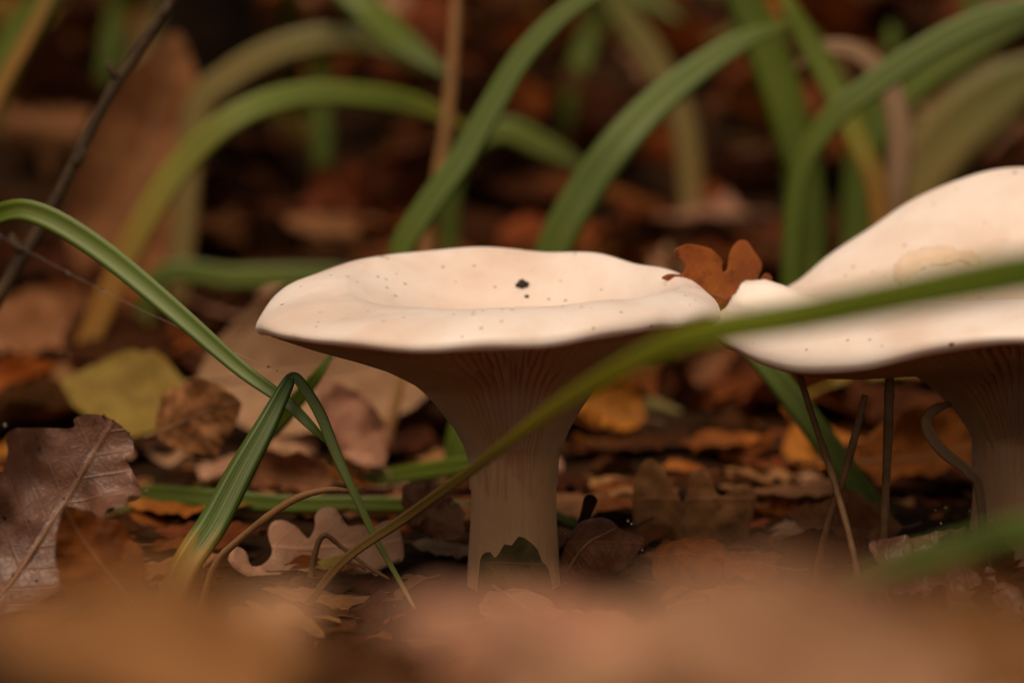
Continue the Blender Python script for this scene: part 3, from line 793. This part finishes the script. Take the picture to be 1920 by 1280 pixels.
HL('oak_leaf', 'small orange-brown leaf tip poking out beneath the purplish wet leaf', 'rust', 185, 1050, 0.675, 0.030, 130, 35, 0, 'plain', 31, 1.5, -2.0, 0.1, wide=1.1)
HL('oak_leaf', 'orange-brown leaf just right of the first stem', 'orange', 1120, 860, 0.92, 0.034, 160, 35, 0, seed=36, kx=0.9, ky=1.6, wide=1.4)
HL('oak_leaf', 'wet brown leaf beaded with dew in front of the second stem', 'wet', 1765, 1115, 0.69, 0.042, 155, 55, 0, 'plain', 37, 1.2, 1.2, 0.14, wide=1.5, dew=50)
HL('oak_leaf', 'reddish orange leaf against the left of the second stem', 'rust', 1740, 925, 0.86, 0.045, 10, 45, 0, 'plain', 38, 0.8, 1.5, 0.1, wide=1.2)
HL('oak_leaf', 'dark shrivelled leaf at the base of the second stem', 'dark', 1870, 1100, 0.70, 0.030, 110, 30, 0, seed=39, kx=2.0, ky=3.0, wide=1.4, ripple=0.2)
HL('oak_leaf', 'flat greyish brown leaf under the crossing stalks', 'dark', 1560, 1065, 0.73, 0.030, 8, 70, 0, 'plain', 40, 0.8, 0.9, 0.12, wide=1.3)
HL('oak_leaf', 'tan leaf lying beyond the crossing stalks', 'tan', 1580, 992, 0.79, 0.032, 175, 66, 0, 'plain', 41, 0.8, 0.9, 0.1, wide=1.2)
HL('oak_leaf', 'curled tan leaf on edge behind the wide green blade between the stems', 'tan', 1340, 740, 1.02, 0.032, 60, 25, 0, seed=42, kx=1.2, ky=1.9, wide=1.3)
HL('oak_leaf', 'pale beige folded leaf standing tall at the foot of the brown twig', 'tan', 265, 330, 1.18, 0.12, 76, 12, 0, 'plain', 43, 0.5, 2.6, 0.05, wide=0.9)
# blurred heap close in front of the lens
HL('oak_leaf', 'pinkish tan leaf on the near heap, left of the dark gap', 'pale', 150, 1180, 0.33, 0.042, 8, 35, 0, 'plain', 51, 0.8, 1.2, 0.06, wide=1.3, sp=0.06)
HL('oak_leaf', 'orange leaf on the near heap beside the dark gap', 'orange', 560, 1175, 0.32, 0.034, 172, 35, 0, 'plain', 52, 0.8, 1.2, 0.06, wide=1.3, sp=0.06)
HL('oak_leaf', 'broad brown leaf peaking highest on the near heap', 'pale', 1190, 1165, 0.33, 0.045, 176, 36, 0, 'plain', 53, 0.9, 1.5, 0.06, wide=1.5, rest=0.004, sp=0.06)
HL('oak_leaf', 'tan leaf sloping down the right of the near heap', 'pink', 1480, 1255, 0.31, 0.036, 165, 45, 0, 'plain', 54, 0.8, 1.0, 0.06, wide=1.2, sp=0.06)
HL('oak_leaf', 'leaf coloured dark for shade, low down in the gap of the near heap', 'dark', 860, 1230, 0.30, 0.026, 10, 60, 0, 'plain', 55, 0.8, 1.0, 0.06, wide=1.2, sp=0.06)  # dark leaf colour stands in for the shade of the gap
HL('oak_leaf', 'light tan leaf low at the bottom left of the near heap', 'tan', 250, 1270, 0.27, 0.034, 165, 65, 0, 'plain', 56, 0.8, 1.0, 0.06, wide=1.3, sp=0.06)
HL('oak_leaf', 'light brown leaf at the far right end of the near heap', 'tan', 1800, 1265, 0.29, 0.030, 20, 60, 0, 'plain', 57, 0.8, 1.0, 0.06, wide=1.3, sp=0.06)

# ------------------------------------------------------------------ random litter
KINDS = [('rust', 'rust-brown'), ('tan', 'light brown'), ('dark', 'dark brown'), ('orange', 'orange'), ('pink', 'pinkish tan'), ('yellow', 'yellow')]
WEI = [28, 24, 24, 12, 10, 2]
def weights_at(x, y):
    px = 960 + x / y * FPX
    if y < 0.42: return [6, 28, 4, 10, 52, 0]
    if 0.88 < y < 1.4 and px < 560: return [12, 2, 78, 3, 4, 1]  # mostly dark leaves: the left hollow's shade put into leaf colour
    if y > 0.88 and px < 800: return [24, 6, 58, 4, 6, 2]  # darker mix carries that shade on towards the middle
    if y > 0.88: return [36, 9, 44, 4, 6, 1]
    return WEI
def litter_spot(y0, y1, margin):
    while True:
        y = rng.uniform(y0, y1)
        x = rng.uniform(-1, 1) * (0.18 * y + margin)
        if math.hypot(x - b1.x, y - b1.y) < 0.03 or math.hypot(x - b2.x, y - b2.y) < 0.03: continue
        return x, y
def room(x, y):
    """how high above the soil a loose leaf may reach here (the heap stays low before the stems, nothing grows into the caps)"""
    px = 960 + x / y * FPX
    g = ground(x, y)
    if y < 0.66:
        lim = 1100 - 55 * math.exp(-((px - 1180) / 180) ** 2) + 90 * math.exp(-((px - 820) / 90) ** 2) + 55 * sstep(1380, 1560, px)
        return min(0.03, z_at(y, lim) - g)
    if y < 0.82: return 0.015
    if y < 0.90: return 0.024
    if y < 1.25: return 0.036
    return 0.07
COS = {}
def coords(me):
    if me.name not in COS:
        co = np.empty(len(me.vertices) * 3, dtype=np.float32); me.vertices.foreach_get('co', co); COS[me.name] = co.reshape(-1, 3)
    return COS[me.name]
def litter_matrix(x, y, L, shapes, low=False, stand=0.25, flat=False):
    """pick a shape and a lie that fits the room here; returns (index, matrix, points) or None"""
    hmax = room(x, y); best = None
    if flat: hmax = min(hmax, 0.010)
    for _ in range(8):
        i = rng.randrange(12); me = shapes[i]
        yaw = rng.uniform(0, 2 * math.pi)
        tilt = abs(rng.gauss(0, 0.35)) if rng.random() > stand else rng.uniform(0.6, 1.3)
        if low: tilt = min(tilt, 0.35)
        ax = rng.uniform(0, 2 * math.pi)
        rot = Matrix.Rotation(tilt, 4, Vector((math.cos(ax), math.sin(ax), 0))) @ Matrix.Rotation(yaw, 4, 'Z')
        if rng.random() < 0.5: rot = rot @ Matrix.Rotation(math.pi, 4, 'X')
        A = np.array(rot.to_3x3()) * L
        pw = coords(me) @ A.T
        h = pw[:, 2].max() - pw[:, 2].min()
        if best is None or h < best[0]: best = (h, i, rot, pw, tilt)
        if h < hmax: break
    h, i, rot, pw, tilt = best
    if h > hmax:
        f = hmax / h
        if f < 0.55: return None
        L *= f; pw = pw * f
    c = pw.mean(axis=0); pw = pw - [c[0], c[1], 0]
    step_ = max(1, len(pw) // 40)
    gap = min(p[2] - ground(x + p[0], y + p[1]) for p in pw[::step_])
    lift = 0.0 if low else (rng.random() ** 2) * 0.010
    T = (x - c[0], y - c[1], -gap - 0.003 + lift)
    litter_matrix.tilt = tilt
    return i, Matrix.Translation(T) @ rot @ Matrix.Scale(L, 4), pw + np.array([x, y, -gap - 0.003 + lift])
def zone(y):
    if y < 0.42: return 'on the near heap'
    if y < 0.62: return 'before the mushroom stems'
    if y < 0.86: return 'lying around the mushroom stems'
    if y < 1.2: return 'in the litter just behind the mushrooms'
    return 'far back on the leaf-covered bank'
def litter_thing(y0, y1, n, smin, smax, low=False, stand=0.25):
    for _ in range(n):
        x, y = litter_spot(y0, y1, 0.0 if y0 > 0.8 else 0.01)
        k = rng.choices(range(6), weights_at(x, y))[0]
        L = rng.uniform(smin, smax)
        got = litter_matrix(x, y, L, OAK, low, stand)
        if got is None: continue
        i, mw, _p = got; me = OAK[i]
        cc = mw @ Vector((0.5, 0, 0)); dv = cc - CAM; dp = dv.dot(FWD)
        qx, qy = 960 + dv.dot(RGT) / dp * FPX, 640 - dv.dot(UPV) / dp * FPX; hs = L * FPX / dp * 0.35
        if dp > 0.6 and any(dp < h[2] + 0.015 and abs(qx - h[0]) < h[3] * 0.9 + hs and abs(qy - h[1]) < h[3] * 0.55 + hs for h in HANDS): continue
        pl = i in (3, 9)
        o = link('beech_leaf' if pl else 'oak_leaf', me, M[KINDS[k][0]])
        o.matrix_world = mw
        nm = ('smooth oval ' if pl else 'lobed ') 
        st = 'up on edge' if litter_matrix.tilt > 0.6 else 'tilted' if litter_matrix.tilt > 0.3 else 'flat'
        sz = 'small' if L < smin + (smax - smin) * 0.45 else 'large'
        tag(o, f'{sz} {KINDS[k][1]} {nm}leaf {st} {zone(y)}', 'leaf', f'{sz} {KINDS[k][1]} {nm}leaves {st} {zone(y)}')
litter_thing(0.19, 0.40, 30, 0.028, 0.045, True)
litter_thing(0.38, 0.50, 10, 0.03, 0.042, True)
litter_thing(0.64, 0.80, 44, 0.03, 0.05, True)
litter_thing(0.82, 1.20, 110, 0.04, 0.062, False, 0.10)
litter_thing(1.20, 1.85, 110, 0.05, 0.08, False, 0.35)

def litter_stuff(name, label, spots, smin, smax):
    Vs, Fs, UVs, mats, rn = [], [], [], [], []
    nv = 0
    for x, y, lowf in spots:
        under = lowf and 0.6 < y < 0.9 and abs(x) < 0.25
        got = litter_matrix(x, y, rng.uniform(0.03, 0.045) if under else rng.uniform(smin, smax), LOW, lowf, 0.3, under)
        if got is None: continue
        i, _m, pw = got; me = LOW[i]
        Vs.append(pw)
        k = rng.choices(range(6), weights_at(x, y))[0]
        r_ = rng.random()
        uvl = me.uv_layers[0].data
        uvv = np.zeros((len(me.vertices), 2), dtype=np.float32)
        for p in me.polygons:
            Fs.append([v + nv for v in p.vertices]); mats.append(k)
            for li in p.loop_indices: uvv[me.loops[li].vertex_index] = uvl[li].uv
        UVs.append(uvv); rn += [r_] * len(pw)
        nv += len(pw)
    me = mesh(name, np.concatenate(Vs), Fs, np.concatenate(UVs))
    for k in KINDS: me.materials.append(M[k[0]])
    me.polygons.foreach_set('material_index', mats)
    a = me.attributes.new('rnd', 'FLOAT', 'POINT'); a.data.foreach_set('value', np.array(rn, dtype=np.float32))
    o = link(name, me); tag(o, label, 'leaves', kind='stuff'); return o
spots = []
for _ in range(420):     # bank inside the view, beyond the counted leaves
    x, y = litter_spot(1.3, 2.9, 0.05); spots.append((x, y, False))
for _ in range(1100):    # either side of the view and behind the lens
    y = rng.uniform(0.05, 3.0); s = 0.18 * y + 0.04
    x = rng.choice((-1, 1)) * (s + rng.uniform(0, 0.75)); spots.append((x, y, y < 0.75))
for _ in range(330):
    x, y = litter_spot(0.62, 0.88, 0.02); spots.append((x, y, True))
for _ in range(420):     # flat underlayer below the counted ones
    x, y = litter_spot(0.45, 1.25, 0.02); spots.append((x, y, True))
litter_stuff('leaf_litter', 'carpet of dead leaves covering the forest floor all around', spots, 0.05, 0.085)

# ------------------------------------------------------------------ near-black upright added for the deep shade behind the left blades
M['gap_dark'] = plain_mat('gap_dark_fill', (0.006, 0.003, 0.0015), (0.016, 0.007, 0.003), 45, 0.95, 0.006, 0.1)  # kept near black so the added upright stands in for shade
def dark_gap_post(px, d, rad, h, label):
    c = on_ground(px, d); root = empty('gap_shade', c); tag(root, label, 'gap_shade')
    V, F = [], []; n = 64; lv = np.linspace(-0.03, h, 90)
    for z in lv:
        flare = 1 + 0.9 * math.exp(-max(0, z) / 0.05)
        for i in range(n):
            a = 2 * math.pi * i / n
            rr = rad * (1 - 0.10 * z / max(h, 1)) * (1 + (flare - 1) * (0.6 + 0.5 * math.sin(3 * a + 1))) * (1 + 0.10 * noise.noise(Vector((math.cos(a) * 2, math.sin(a) * 2, z * 6))) + 0.07 * abs(noise.noise(Vector((math.cos(a) * 6, math.sin(a) * 6, z * 9)))))
            V.append((rr * math.cos(a), rr * math.sin(a), z))
    for j in range(len(lv) - 1):
        for i in range(n):
            F.append((j * n + i, j * n + (i + 1) % n, (j + 1) * n + (i + 1) % n, (j + 1) * n + i))
    F.append([(len(lv) - 1) * n + i for i in range(n)])
    link('gap_shade_post', mesh('gap_shade_post', V, F), M['gap_dark'], root)
    return root
dark_gap_post(390, 1.32, 0.018, 1.6, 'slim near-black upright added for the shade behind the arching blades')

# ------------------------------------------------------------------ grass blades, stalks, twigs
def blade(name, label, mat, pts, group=None, face=(0, -1, 0.25), keel=0.09, cat='grass', n=46, thick=0.0003, twist=0.0):
    """pts: (px, py, depth, width px); py None = rooted in the soil"""
    A = []
    for px, py, d, wd in pts:
        q = on_ground(px, d) - Vector((0, 0, 0.004)) if py is None else P(px, py, d)
        A.append((q.x, q.y, q.z, wd * d / FPX))
    C = catmull(A, n)
    root = Vector(C[0][:3])
    fv = Vector(face).normalized()
    V, F, UV = [], [], []
    prev = None
    for i in range(n):
        p = Vector(C[i][:3]) - root
        t = Vector(C[min(i + 1, n - 1)][:3]) - Vector(C[max(i - 1, 0)][:3]); t.normalize()
        s = t.cross(fv)
        if s.length < 0.05: s = prev or Vector((1, 0, 0))
        s.normalize()
        if prev is not None and s.dot(prev) < 0: s = -s
        prev = s.copy()
        q = s.cross(t).normalized()
        if twist:
            a = twist * i / n; s, q = s * math.cos(a) + q * math.sin(a), q * math.cos(a) - s * math.sin(a)
        wv = max(C[i][3], 0.0003)
        for v_, off in ((0.0, 0), (0.25, 0.55), (0.5, 1.0), (0.75, 0.55), (1.0, 0)):
            V.append(p + s * (v_ - 0.5) * wv + q * (-off * keel * wv)); UV.append((i / (n - 1), v_))
        for v_, off in ((0.75, 0.55), (0.5, 1.0), (0.25, 0.55)):
            V.append(p + s * (v_ - 0.5) * wv + q * (-off * keel * wv - thick)); UV.append((i / (n - 1), v_))
    for i in range(n - 1):
        for k in range(8):
            k2 = (k + 1) % 8
            F.append([i * 8 + k, i * 8 + k2, (i + 1) * 8 + k2, (i + 1) * 8 + k])
    F.append(list(range(8))[::-1]); F.append([(n - 1) * 8 + k for k in range(8)])
    o = link(name, mesh(name, V, F, UV), M[mat]); o.location = root
    return tag(o, label, cat, group)

def stalk(name, label, mat, pts, group=None, cat='stalk', n=40, knots=0, ns=8):
    A = []
    for px, py, d, wd in pts:
        q = on_ground(px, d) - Vector((0, 0, 0.004)) if py is None else P(px, py, d)
        A.append((q.x, q.y, q.z, wd * d / FPX / 2))
    C = catmull(A, n); root = Vector(C[0][:3])
    g = random.Random(len(label))
    V, F = [], []
    add_tube(V, F, None, [Vector(c[:3]) - root for c in C], [max(c[3] * (1 + 0.10 * g.uniform(-1, 1)), 0.0001) for c in C], ns)
    o = link(name, mesh(name, V, F), M[mat]); o.location = root
    for k in range(knots):
        i = int(n * (0.25 + 0.6 * (k + 0.5) / knots)); p = Vector(C[i][:3]) - root; r_ = C[i][3]
        V, F = [], []
        sgn = 1 if k % 2 else -1
        add_tube(V, F, None, [p, p + Vector((sgn * r_ * 1.0, -r_ * 0.6, r_ * 0.8)), p + Vector((sgn * r_ * 1.7, -r_ * 0.8, r_ * 2.0)), p + Vector((sgn * r_ * 1.8, -r_ * 0.8, r_ * 3.0))], [r_ * 0.9, r_ * 0.8, r_ * 0.55, r_ * 0.15], 7)
        link('bud', mesh('bud', V, F), M[mat], o)
    return tag(o, label, cat, group)

GB = 'grass blades'
B = lambda label, mat, pts, **k: blade('grass_blade', label, mat, pts, group=GB, **k)
# in focus, left
B('long green blade arching down from the left to the folded blade', 'g_pale',
  [(-260, None, 0.78, 30), (-200, 700, 0.77, 40), (-90, 460, 0.75, 46), (0, 400, 0.735, 40), (75, 402, 0.73, 44), (190, 470, 0.725, 44), (330, 585, 0.715, 38), (450, 690, 0.71, 30), (530, 748, 0.705, 24), (580, 795, 0.70, 18), (615, 832, 0.70, 6)], keel=0.22)
B('broad blade folded over sharply at its top, yellow at its foot', 'g_fold',
  [(275, None, 0.675, 44), (345, 1065, 0.68, 56), (400, 980, 0.685, 58), (450, 885, 0.69, 52), (500, 795, 0.695, 40), (535, 727, 0.70, 28), (549, 706, 0.70, 18), (566, 720, 0.698, 20), (600, 775, 0.695, 22), (630, 850, 0.692, 20), (662, 920, 0.69, 16), (705, 1010, 0.69, 13), (750, 1090, 0.69, 9), (778, 1140, 0.688, 5)], n=90)
B('long blade slanting across both mushrooms, brown at its foot and green beyond', 'g_long',
  [(545, None, 0.695, 12), (640, 1055, 0.69, 17), (760, 970, 0.68, 20), (885, 880, 0.645, 20), (1000, 792, 0.58, 26), (1100, 726, 0.535, 34), (1230, 657, 0.505, 44), (1340, 619, 0.49, 56), (1500, 592, 0.475, 64), (1700, 552, 0.455, 74), (1920, 510, 0.44, 84), (2150, 475, 0.425, 64), (2400, 470, 0.41, 20)], n=80)
B('soft green blade low in front of the second stem', 'g_pale',
  [(2420, None, 0.44, 40), (2330, 1080, 0.445, 56), (2180, 985, 0.45, 64), (1940, 992, 0.46, 66), (1800, 1030, 0.47, 62), (1650, 1072, 0.48, 52), (1550, 1105, 0.49, 30), (1490, 1130, 0.50, 8)])
# behind the first cap
B('green blade rising behind the first cap towards the top edge', 'g_pale',
  [(930, None, 0.90, 26), (860, 760, 0.90, 36), (770, 560, 0.90, 44), (752, 475, 0.90, 48), (800, 390, 0.90, 50), (865, 300, 0.90, 50), (920, 205, 0.90, 48), (985, 100, 0.90, 44), (1080, 8, 0.90, 36), (1200, -50, 0.90, 14)])
B('broad green blade leaning right behind the first cap', 'g_pale',
  [(1000, None, 0.93, 30), (985, 800, 0.93, 48), (1000, 600, 0.93, 62), (1040, 465, 0.93, 68), (1090, 370, 0.93, 70), (1165, 265, 0.93, 68), (1260, 168, 0.94, 58), (1385, 80, 0.95, 40), (1480, 45, 0.96, 12)])
B('arching blade, orange at its foot and yellow-green over the dark hollow', 'g_yellow',
  [(120, None, 0.99, 34), (165, 645, 0.99, 46), (215, 530, 0.99, 50), (265, 425, 0.99, 52), (340, 310, 0.99, 52), (440, 220, 0.99, 50), (560, 178, 1.0, 48), (690, 180, 1.01, 46), (790, 200, 1.02, 40), (880, 240, 1.03, 10)])
B('dull olive blade arching above the yellow-green one', 'g_olive',
  [(330, None, 1.12, 40), (345, 420, 1.12, 50), (370, 210, 1.12, 54), (430, 145, 1.12, 56), (520, 95, 1.12, 56), (620, 72, 1.12, 54), (720, 85, 1.12, 44), (800, 130, 1.12, 12)])
B('dark green blade hanging down from the top over brown leaves', 'g_green',
  [(560, None, 1.45, 40), (545, 80, 1.35, 50), (560, -60, 1.22, 54), (620, -40, 1.12, 56), (690, 20, 1.10, 58), (760, 85, 1.08, 54), (840, 140, 1.07, 14)])
B('orange-edged blade in the upper left corner', 'g_orange',
  [(-120, None, 0.98, 20), (-60, 330, 0.98, 26), (0, 170, 0.98, 28), (45, 85, 0.98, 28), (88, 0, 0.98, 26), (130, -90, 0.98, 10)])
B('green blade close behind the orange-edged blade', 'g_green',
  [(-90, None, 1.08, 40), (-50, 300, 1.08, 60), (10, 120, 1.08, 66), (70, 20, 1.08, 60), (150, -90, 1.08, 16)])
B('dark green blade dropping steeply from the top right of centre', 'g_green',
  [(1530, None, 1.02, 40), (1520, 400, 1.02, 60), (1490, 260, 1.02, 74), (1450, 130, 1.02, 78), (1400, 10, 1.02, 70), (1340, -90, 1.02, 20)])
B('yellow blade crossing in front of the steep dark green blade', 'g_yellow',
  [(1665, None, 0.98, 30), (1650, 400, 0.98, 42), (1610, 270, 0.98, 46), (1560, 160, 0.98, 48), (1505, 60, 0.98, 44), (1450, -40, 0.98, 14)])
B('dead pinkish blade hooped over behind the second cap', 'g_dry',
  [(1660, None, 1.0, 40), (1672, 430, 1.0, 44), (1685, 320, 1.0, 46), (1685, 230, 1.0, 46), (1660, 150, 1.0, 42), (1605, 98, 1.0, 36), (1540, 92, 1.0, 26), (1490, 130, 1.0, 8)])
B('pale green blade sweeping to the upper right corner', 'g_pale',
  [(1480, None, 0.95, 30), (1490, 380, 0.95, 40), (1550, 235, 0.95, 46), (1640, 158, 0.95, 50), (1740, 90, 0.95, 50), (1850, 35, 0.95, 46), (1980, -10, 0.95, 14)])
B('wide deep green blade under the sweeping pale one', 'g_green',
  [(1600, None, 1.12, 50), (1620, 300, 1.12, 70), (1700, 165, 1.12, 86), (1810, 85, 1.12, 90), (1960, 20, 1.12, 20)])
B('broad olive blade leaning out behind the raised lobe of the second cap', 'g_olive',
  [(1690, None, 1.22, 90), (1700, 380, 1.22, 120), (1770, 270, 1.22, 130), (1870, 180, 1.22, 120), (2000, 100, 1.22, 30)])
B('short green blade behind the rising blade, reaching right', 'g_green',
  [(840, None, 1.15, 30), (850, 330, 1.15, 44), (930, 245, 1.15, 48), (1020, 275, 1.15, 46), (1100, 315, 1.15, 14)])
B('faint olive blade falling from the top between two green blades', 'g_olive',
  [(1300, None, 1.25, 40), (1285, 250, 1.25, 50), (1230, 120, 1.25, 54), (1170, 30, 1.25, 50), (1110, -50, 1.25, 14)])
B('green blade slanting down beneath the second cap', 'g_pale',
  [(1690, None, 0.80, 30), (1640, 955, 0.80, 46), (1570, 860, 0.80, 50), (1500, 765, 0.80, 48), (1430, 680, 0.80, 40), (1360, 620, 0.80, 14)])
B('dark green blade joining the slanting one at the ground', 'g_green',
  [(1690, None, 0.82, 30), (1600, 950, 0.83, 50), (1520, 900, 0.86, 52), (1430, 860, 0.90, 40), (1350, 835, 0.95, 14)])
B('olive green blade lying low to the right of the first stem', 'g_olive',
  [(1110, None, 0.96, 30), (1150, 735, 0.96, 40), (1240, 775, 0.95, 46), (1320, 820, 0.94, 48), (1400, 862, 0.93, 20)])
B('bright green blade lying along the litter left of the first stem', 'g_green',
  [(620, None, 0.84, 20), (680, 905, 0.84, 28), (780, 885, 0.83, 34), (880, 870, 0.82, 34), (960, 850, 0.82, 14)])
B('green blade upright just behind the first stem', 'g_green',
  [(850, None, 0.86, 30), (858, 850, 0.86, 50), (872, 790, 0.86, 54), (900, 700, 0.86, 40), (930, 600, 0.86, 14)])
B('dark green blade lying flat on the ground behind the folded blade', 'g_green',
  [(215, None, 0.80, 20), (260, 930, 0.80, 34), (400, 935, 0.79, 38), (540, 945, 0.79, 34), (700, 945, 0.79, 30), (860, 950, 0.79, 26), (1000, 955, 0.78, 24), (1090, 985, 0.775, 10)])
B('light green blade tip leaning behind the fold of the broad blade', 'g_green',
  [(430, None, 0.80, 20), (480, 840, 0.79, 36), (530, 780, 0.78, 36), (590, 710, 0.77, 22), (625, 660, 0.77, 8)])
B('dim green blade lying across the dark hollow left of the first cap', 'g_green',
  [(250, None, 1.08, 30), (300, 520, 1.08, 40), (440, 520, 1.08, 44), (580, 515, 1.08, 40), (700, 510, 1.08, 14)])
B('dry curled blade hooked against the second stem', 'g_dry',
  [(1850, None, 0.715, 14), (1838, 930, 0.715, 18), (1815, 885, 0.712, 20), (1770, 848, 0.708, 22), (1742, 812, 0.706, 22), (1738, 782, 0.706, 20), (1760, 764, 0.71, 18), (1785, 757, 0.718, 8)], n=60)

# a few loose blades on the bank
NAMES = ['thin green blade', 'yellowing blade', 'olive blade', 'pale green blade']
g = random.Random(77)
for k in range(26):
    kind = g.randrange(4); px = g.choice([g.uniform(-60, 260), g.uniform(1150, 1980), g.uniform(1300, 1980), g.uniform(400, 1200)]); d = g.uniform(1.25, 1.9)
    base = on_ground(px, d)
    kx = g.uniform(-260, 260); hgt = g.uniform(220, 420)
    k_ = 640 - ((base - CAM).dot(UPV) / d) * FPX
    B(f'{NAMES[kind]} growing on the far leaf-covered bank', ['g_green', 'g_yellow', 'g_olive', 'g_pale'][kind],
      [(px, None, d, 28), (px + kx * 0.1, k_ - hgt * 0.4, d, 40), (px + kx * 0.4, k_ - hgt * 0.85, d, 40), (px + kx * 0.8, k_ - hgt, d - 0.03, 30), (px + kx * 1.3, k_ - hgt * 0.85, d - 0.05, 8)], n=24)

S = stalk
S('twig', 'thin dark brown twig slanting up behind the arching blades', 'twig', [(-210, None, 0.80, 28), (-80, 690, 0.80, 27), (20, 520, 0.80, 26), (100, 385, 0.80, 25), (190, 205, 0.80, 24), (260, 95, 0.80, 21), (335, -20, 0.80, 18), (420, -160, 0.80, 12)], cat='twig', knots=4)
S('dry_stalk', 'tawny stalk bowed over beside the pale lobed leaf', 'stalk2', [(370, None, 0.70, 14), (400, 1065, 0.70, 14), (450, 1010, 0.70, 14), (540, 942, 0.70, 14), (610, 918, 0.70, 12), (662, 920, 0.695, 8)])
S('dry_stalk', 'short dark stalk with a kink on the pale lobed leaf', 'stalk', [(575, None, 0.715, 12), (590, 1040, 0.715, 12), (608, 1003, 0.715, 11), (640, 1025, 0.715, 8), (690, 1062, 0.712, 7), (730, 1085, 0.71, 5)])
S('dry_stalk', 'brown stalk leaning left to right as it drops, under the second cap', 'stalk', [(1625, None, 0.675, 12), (1605, 1060, 0.68, 13), (1565, 905, 0.69, 14), (1530, 800, 0.70, 13), (1498, 700, 0.705, 12), (1480, 640, 0.71, 8)])
S('dry_stalk', 'brown stalk crossing another under the second cap', 'stalk', [(1518, None, 0.71, 12), (1545, 1010, 0.70, 13), (1580, 900, 0.695, 14), (1605, 810, 0.695, 15), (1622, 740, 0.695, 12)])
S('dry_stalk', 'upright dark stalk standing beneath the second cap', 'stalk', [(1650, None, 0.70, 14), (1658, 980, 0.70, 16), (1664, 840, 0.70, 17), (1667, 740, 0.70, 20), (1669, 690, 0.70, 14)])
S('dry_stalk', 'thin orange stalk standing behind the rising green blade', 'stalk2', [(795, None, 0.98, 20), (800, 450, 0.98, 22), (825, 310, 0.98, 22), (842, 190, 0.98, 22), (852, 60, 0.98, 20), (860, -80, 0.98, 14)])
S('dry_stalk', 'pale stalk leaning beside the first cap underside', 'stalk2', [(705, None, 0.88, 20), (722, 840, 0.88, 22), (745, 740, 0.88, 20), (760, 660, 0.88, 10)])

# dark crumb in the hollow of the first cap, and a smaller one
def crumb(px, py, size, label, seed):
    dd = 0.60
    while dd < 0.9:
        q = P(px, py, dd)
        if q.z <= surf1(q.x, q.y): break
        dd += 0.0004
    bm = bmesh.new(); bmesh.ops.create_icosphere(bm, subdivisions=3, radius=1)
    for v in bm.verts:
        n_ = 1 + 0.55 * noise.noise(v.co * 1.6 + Vector((seed, 0, 0))) + 0.25 * noise.noise(v.co * 4 + Vector((seed, 0, 0)))
        v.co = Vector((v.co.x * 1.15, v.co.y, v.co.z * 0.8)) * n_ * size
    me = bpy.data.meshes.new('soil_crumb'); bm.to_mesh(me); bm.free()
    o = link('soil_crumb', me, M['crumb']); o.location = q + Vector((0, 0, size * 0.35)); tag(o, label, 'soil crumb')
crumb(979, 536, 0.00130, 'dark lump of soil in the hollow of the first cap', 4)
crumb(988, 557, 0.00055, 'tiny soil speck below the dark lump on the first cap', 9)

# spider thread from the twig to the folded blade, strung with drops
A_, B_ = P(-30, 425, 0.80), P(549, 708, 0.70)
pts = []
for i in range(40):
    t = i / 39; q = A_.lerp(B_, t); q.z -= 0.0016 * math.sin(math.pi * t); pts.append(q - A_)
V, F = [], []
add_tube(V, F, None, pts, [0.00003] * 40, 4)
th = link('spider_thread', mesh('spider_thread', V, F), M['silk']); th.location = A_
tag(th, 'fine spider thread strung with tiny drops beside the arching blade', 'spider thread')
for t in (0.06, 0.11, 0.30, 0.335, 0.415, 0.455, 0.585, 0.93, 0.955):
    bm = bmesh.new(); bmesh.ops.create_icosphere(bm, subdivisions=2, radius=0.00034 * (1 + 0.5 * math.sin(t * 50)))
    me = bpy.data.meshes.new('dew_drop'); bm.to_mesh(me); bm.free()
    me.polygons.foreach_set('use_smooth', [True] * len(me.polygons))
    k = t * 39; i = int(k)
    o = link('dew_drop', me, M['dew'], th); o.location = pts[i].lerp(pts[min(39, i + 1)], k - i)
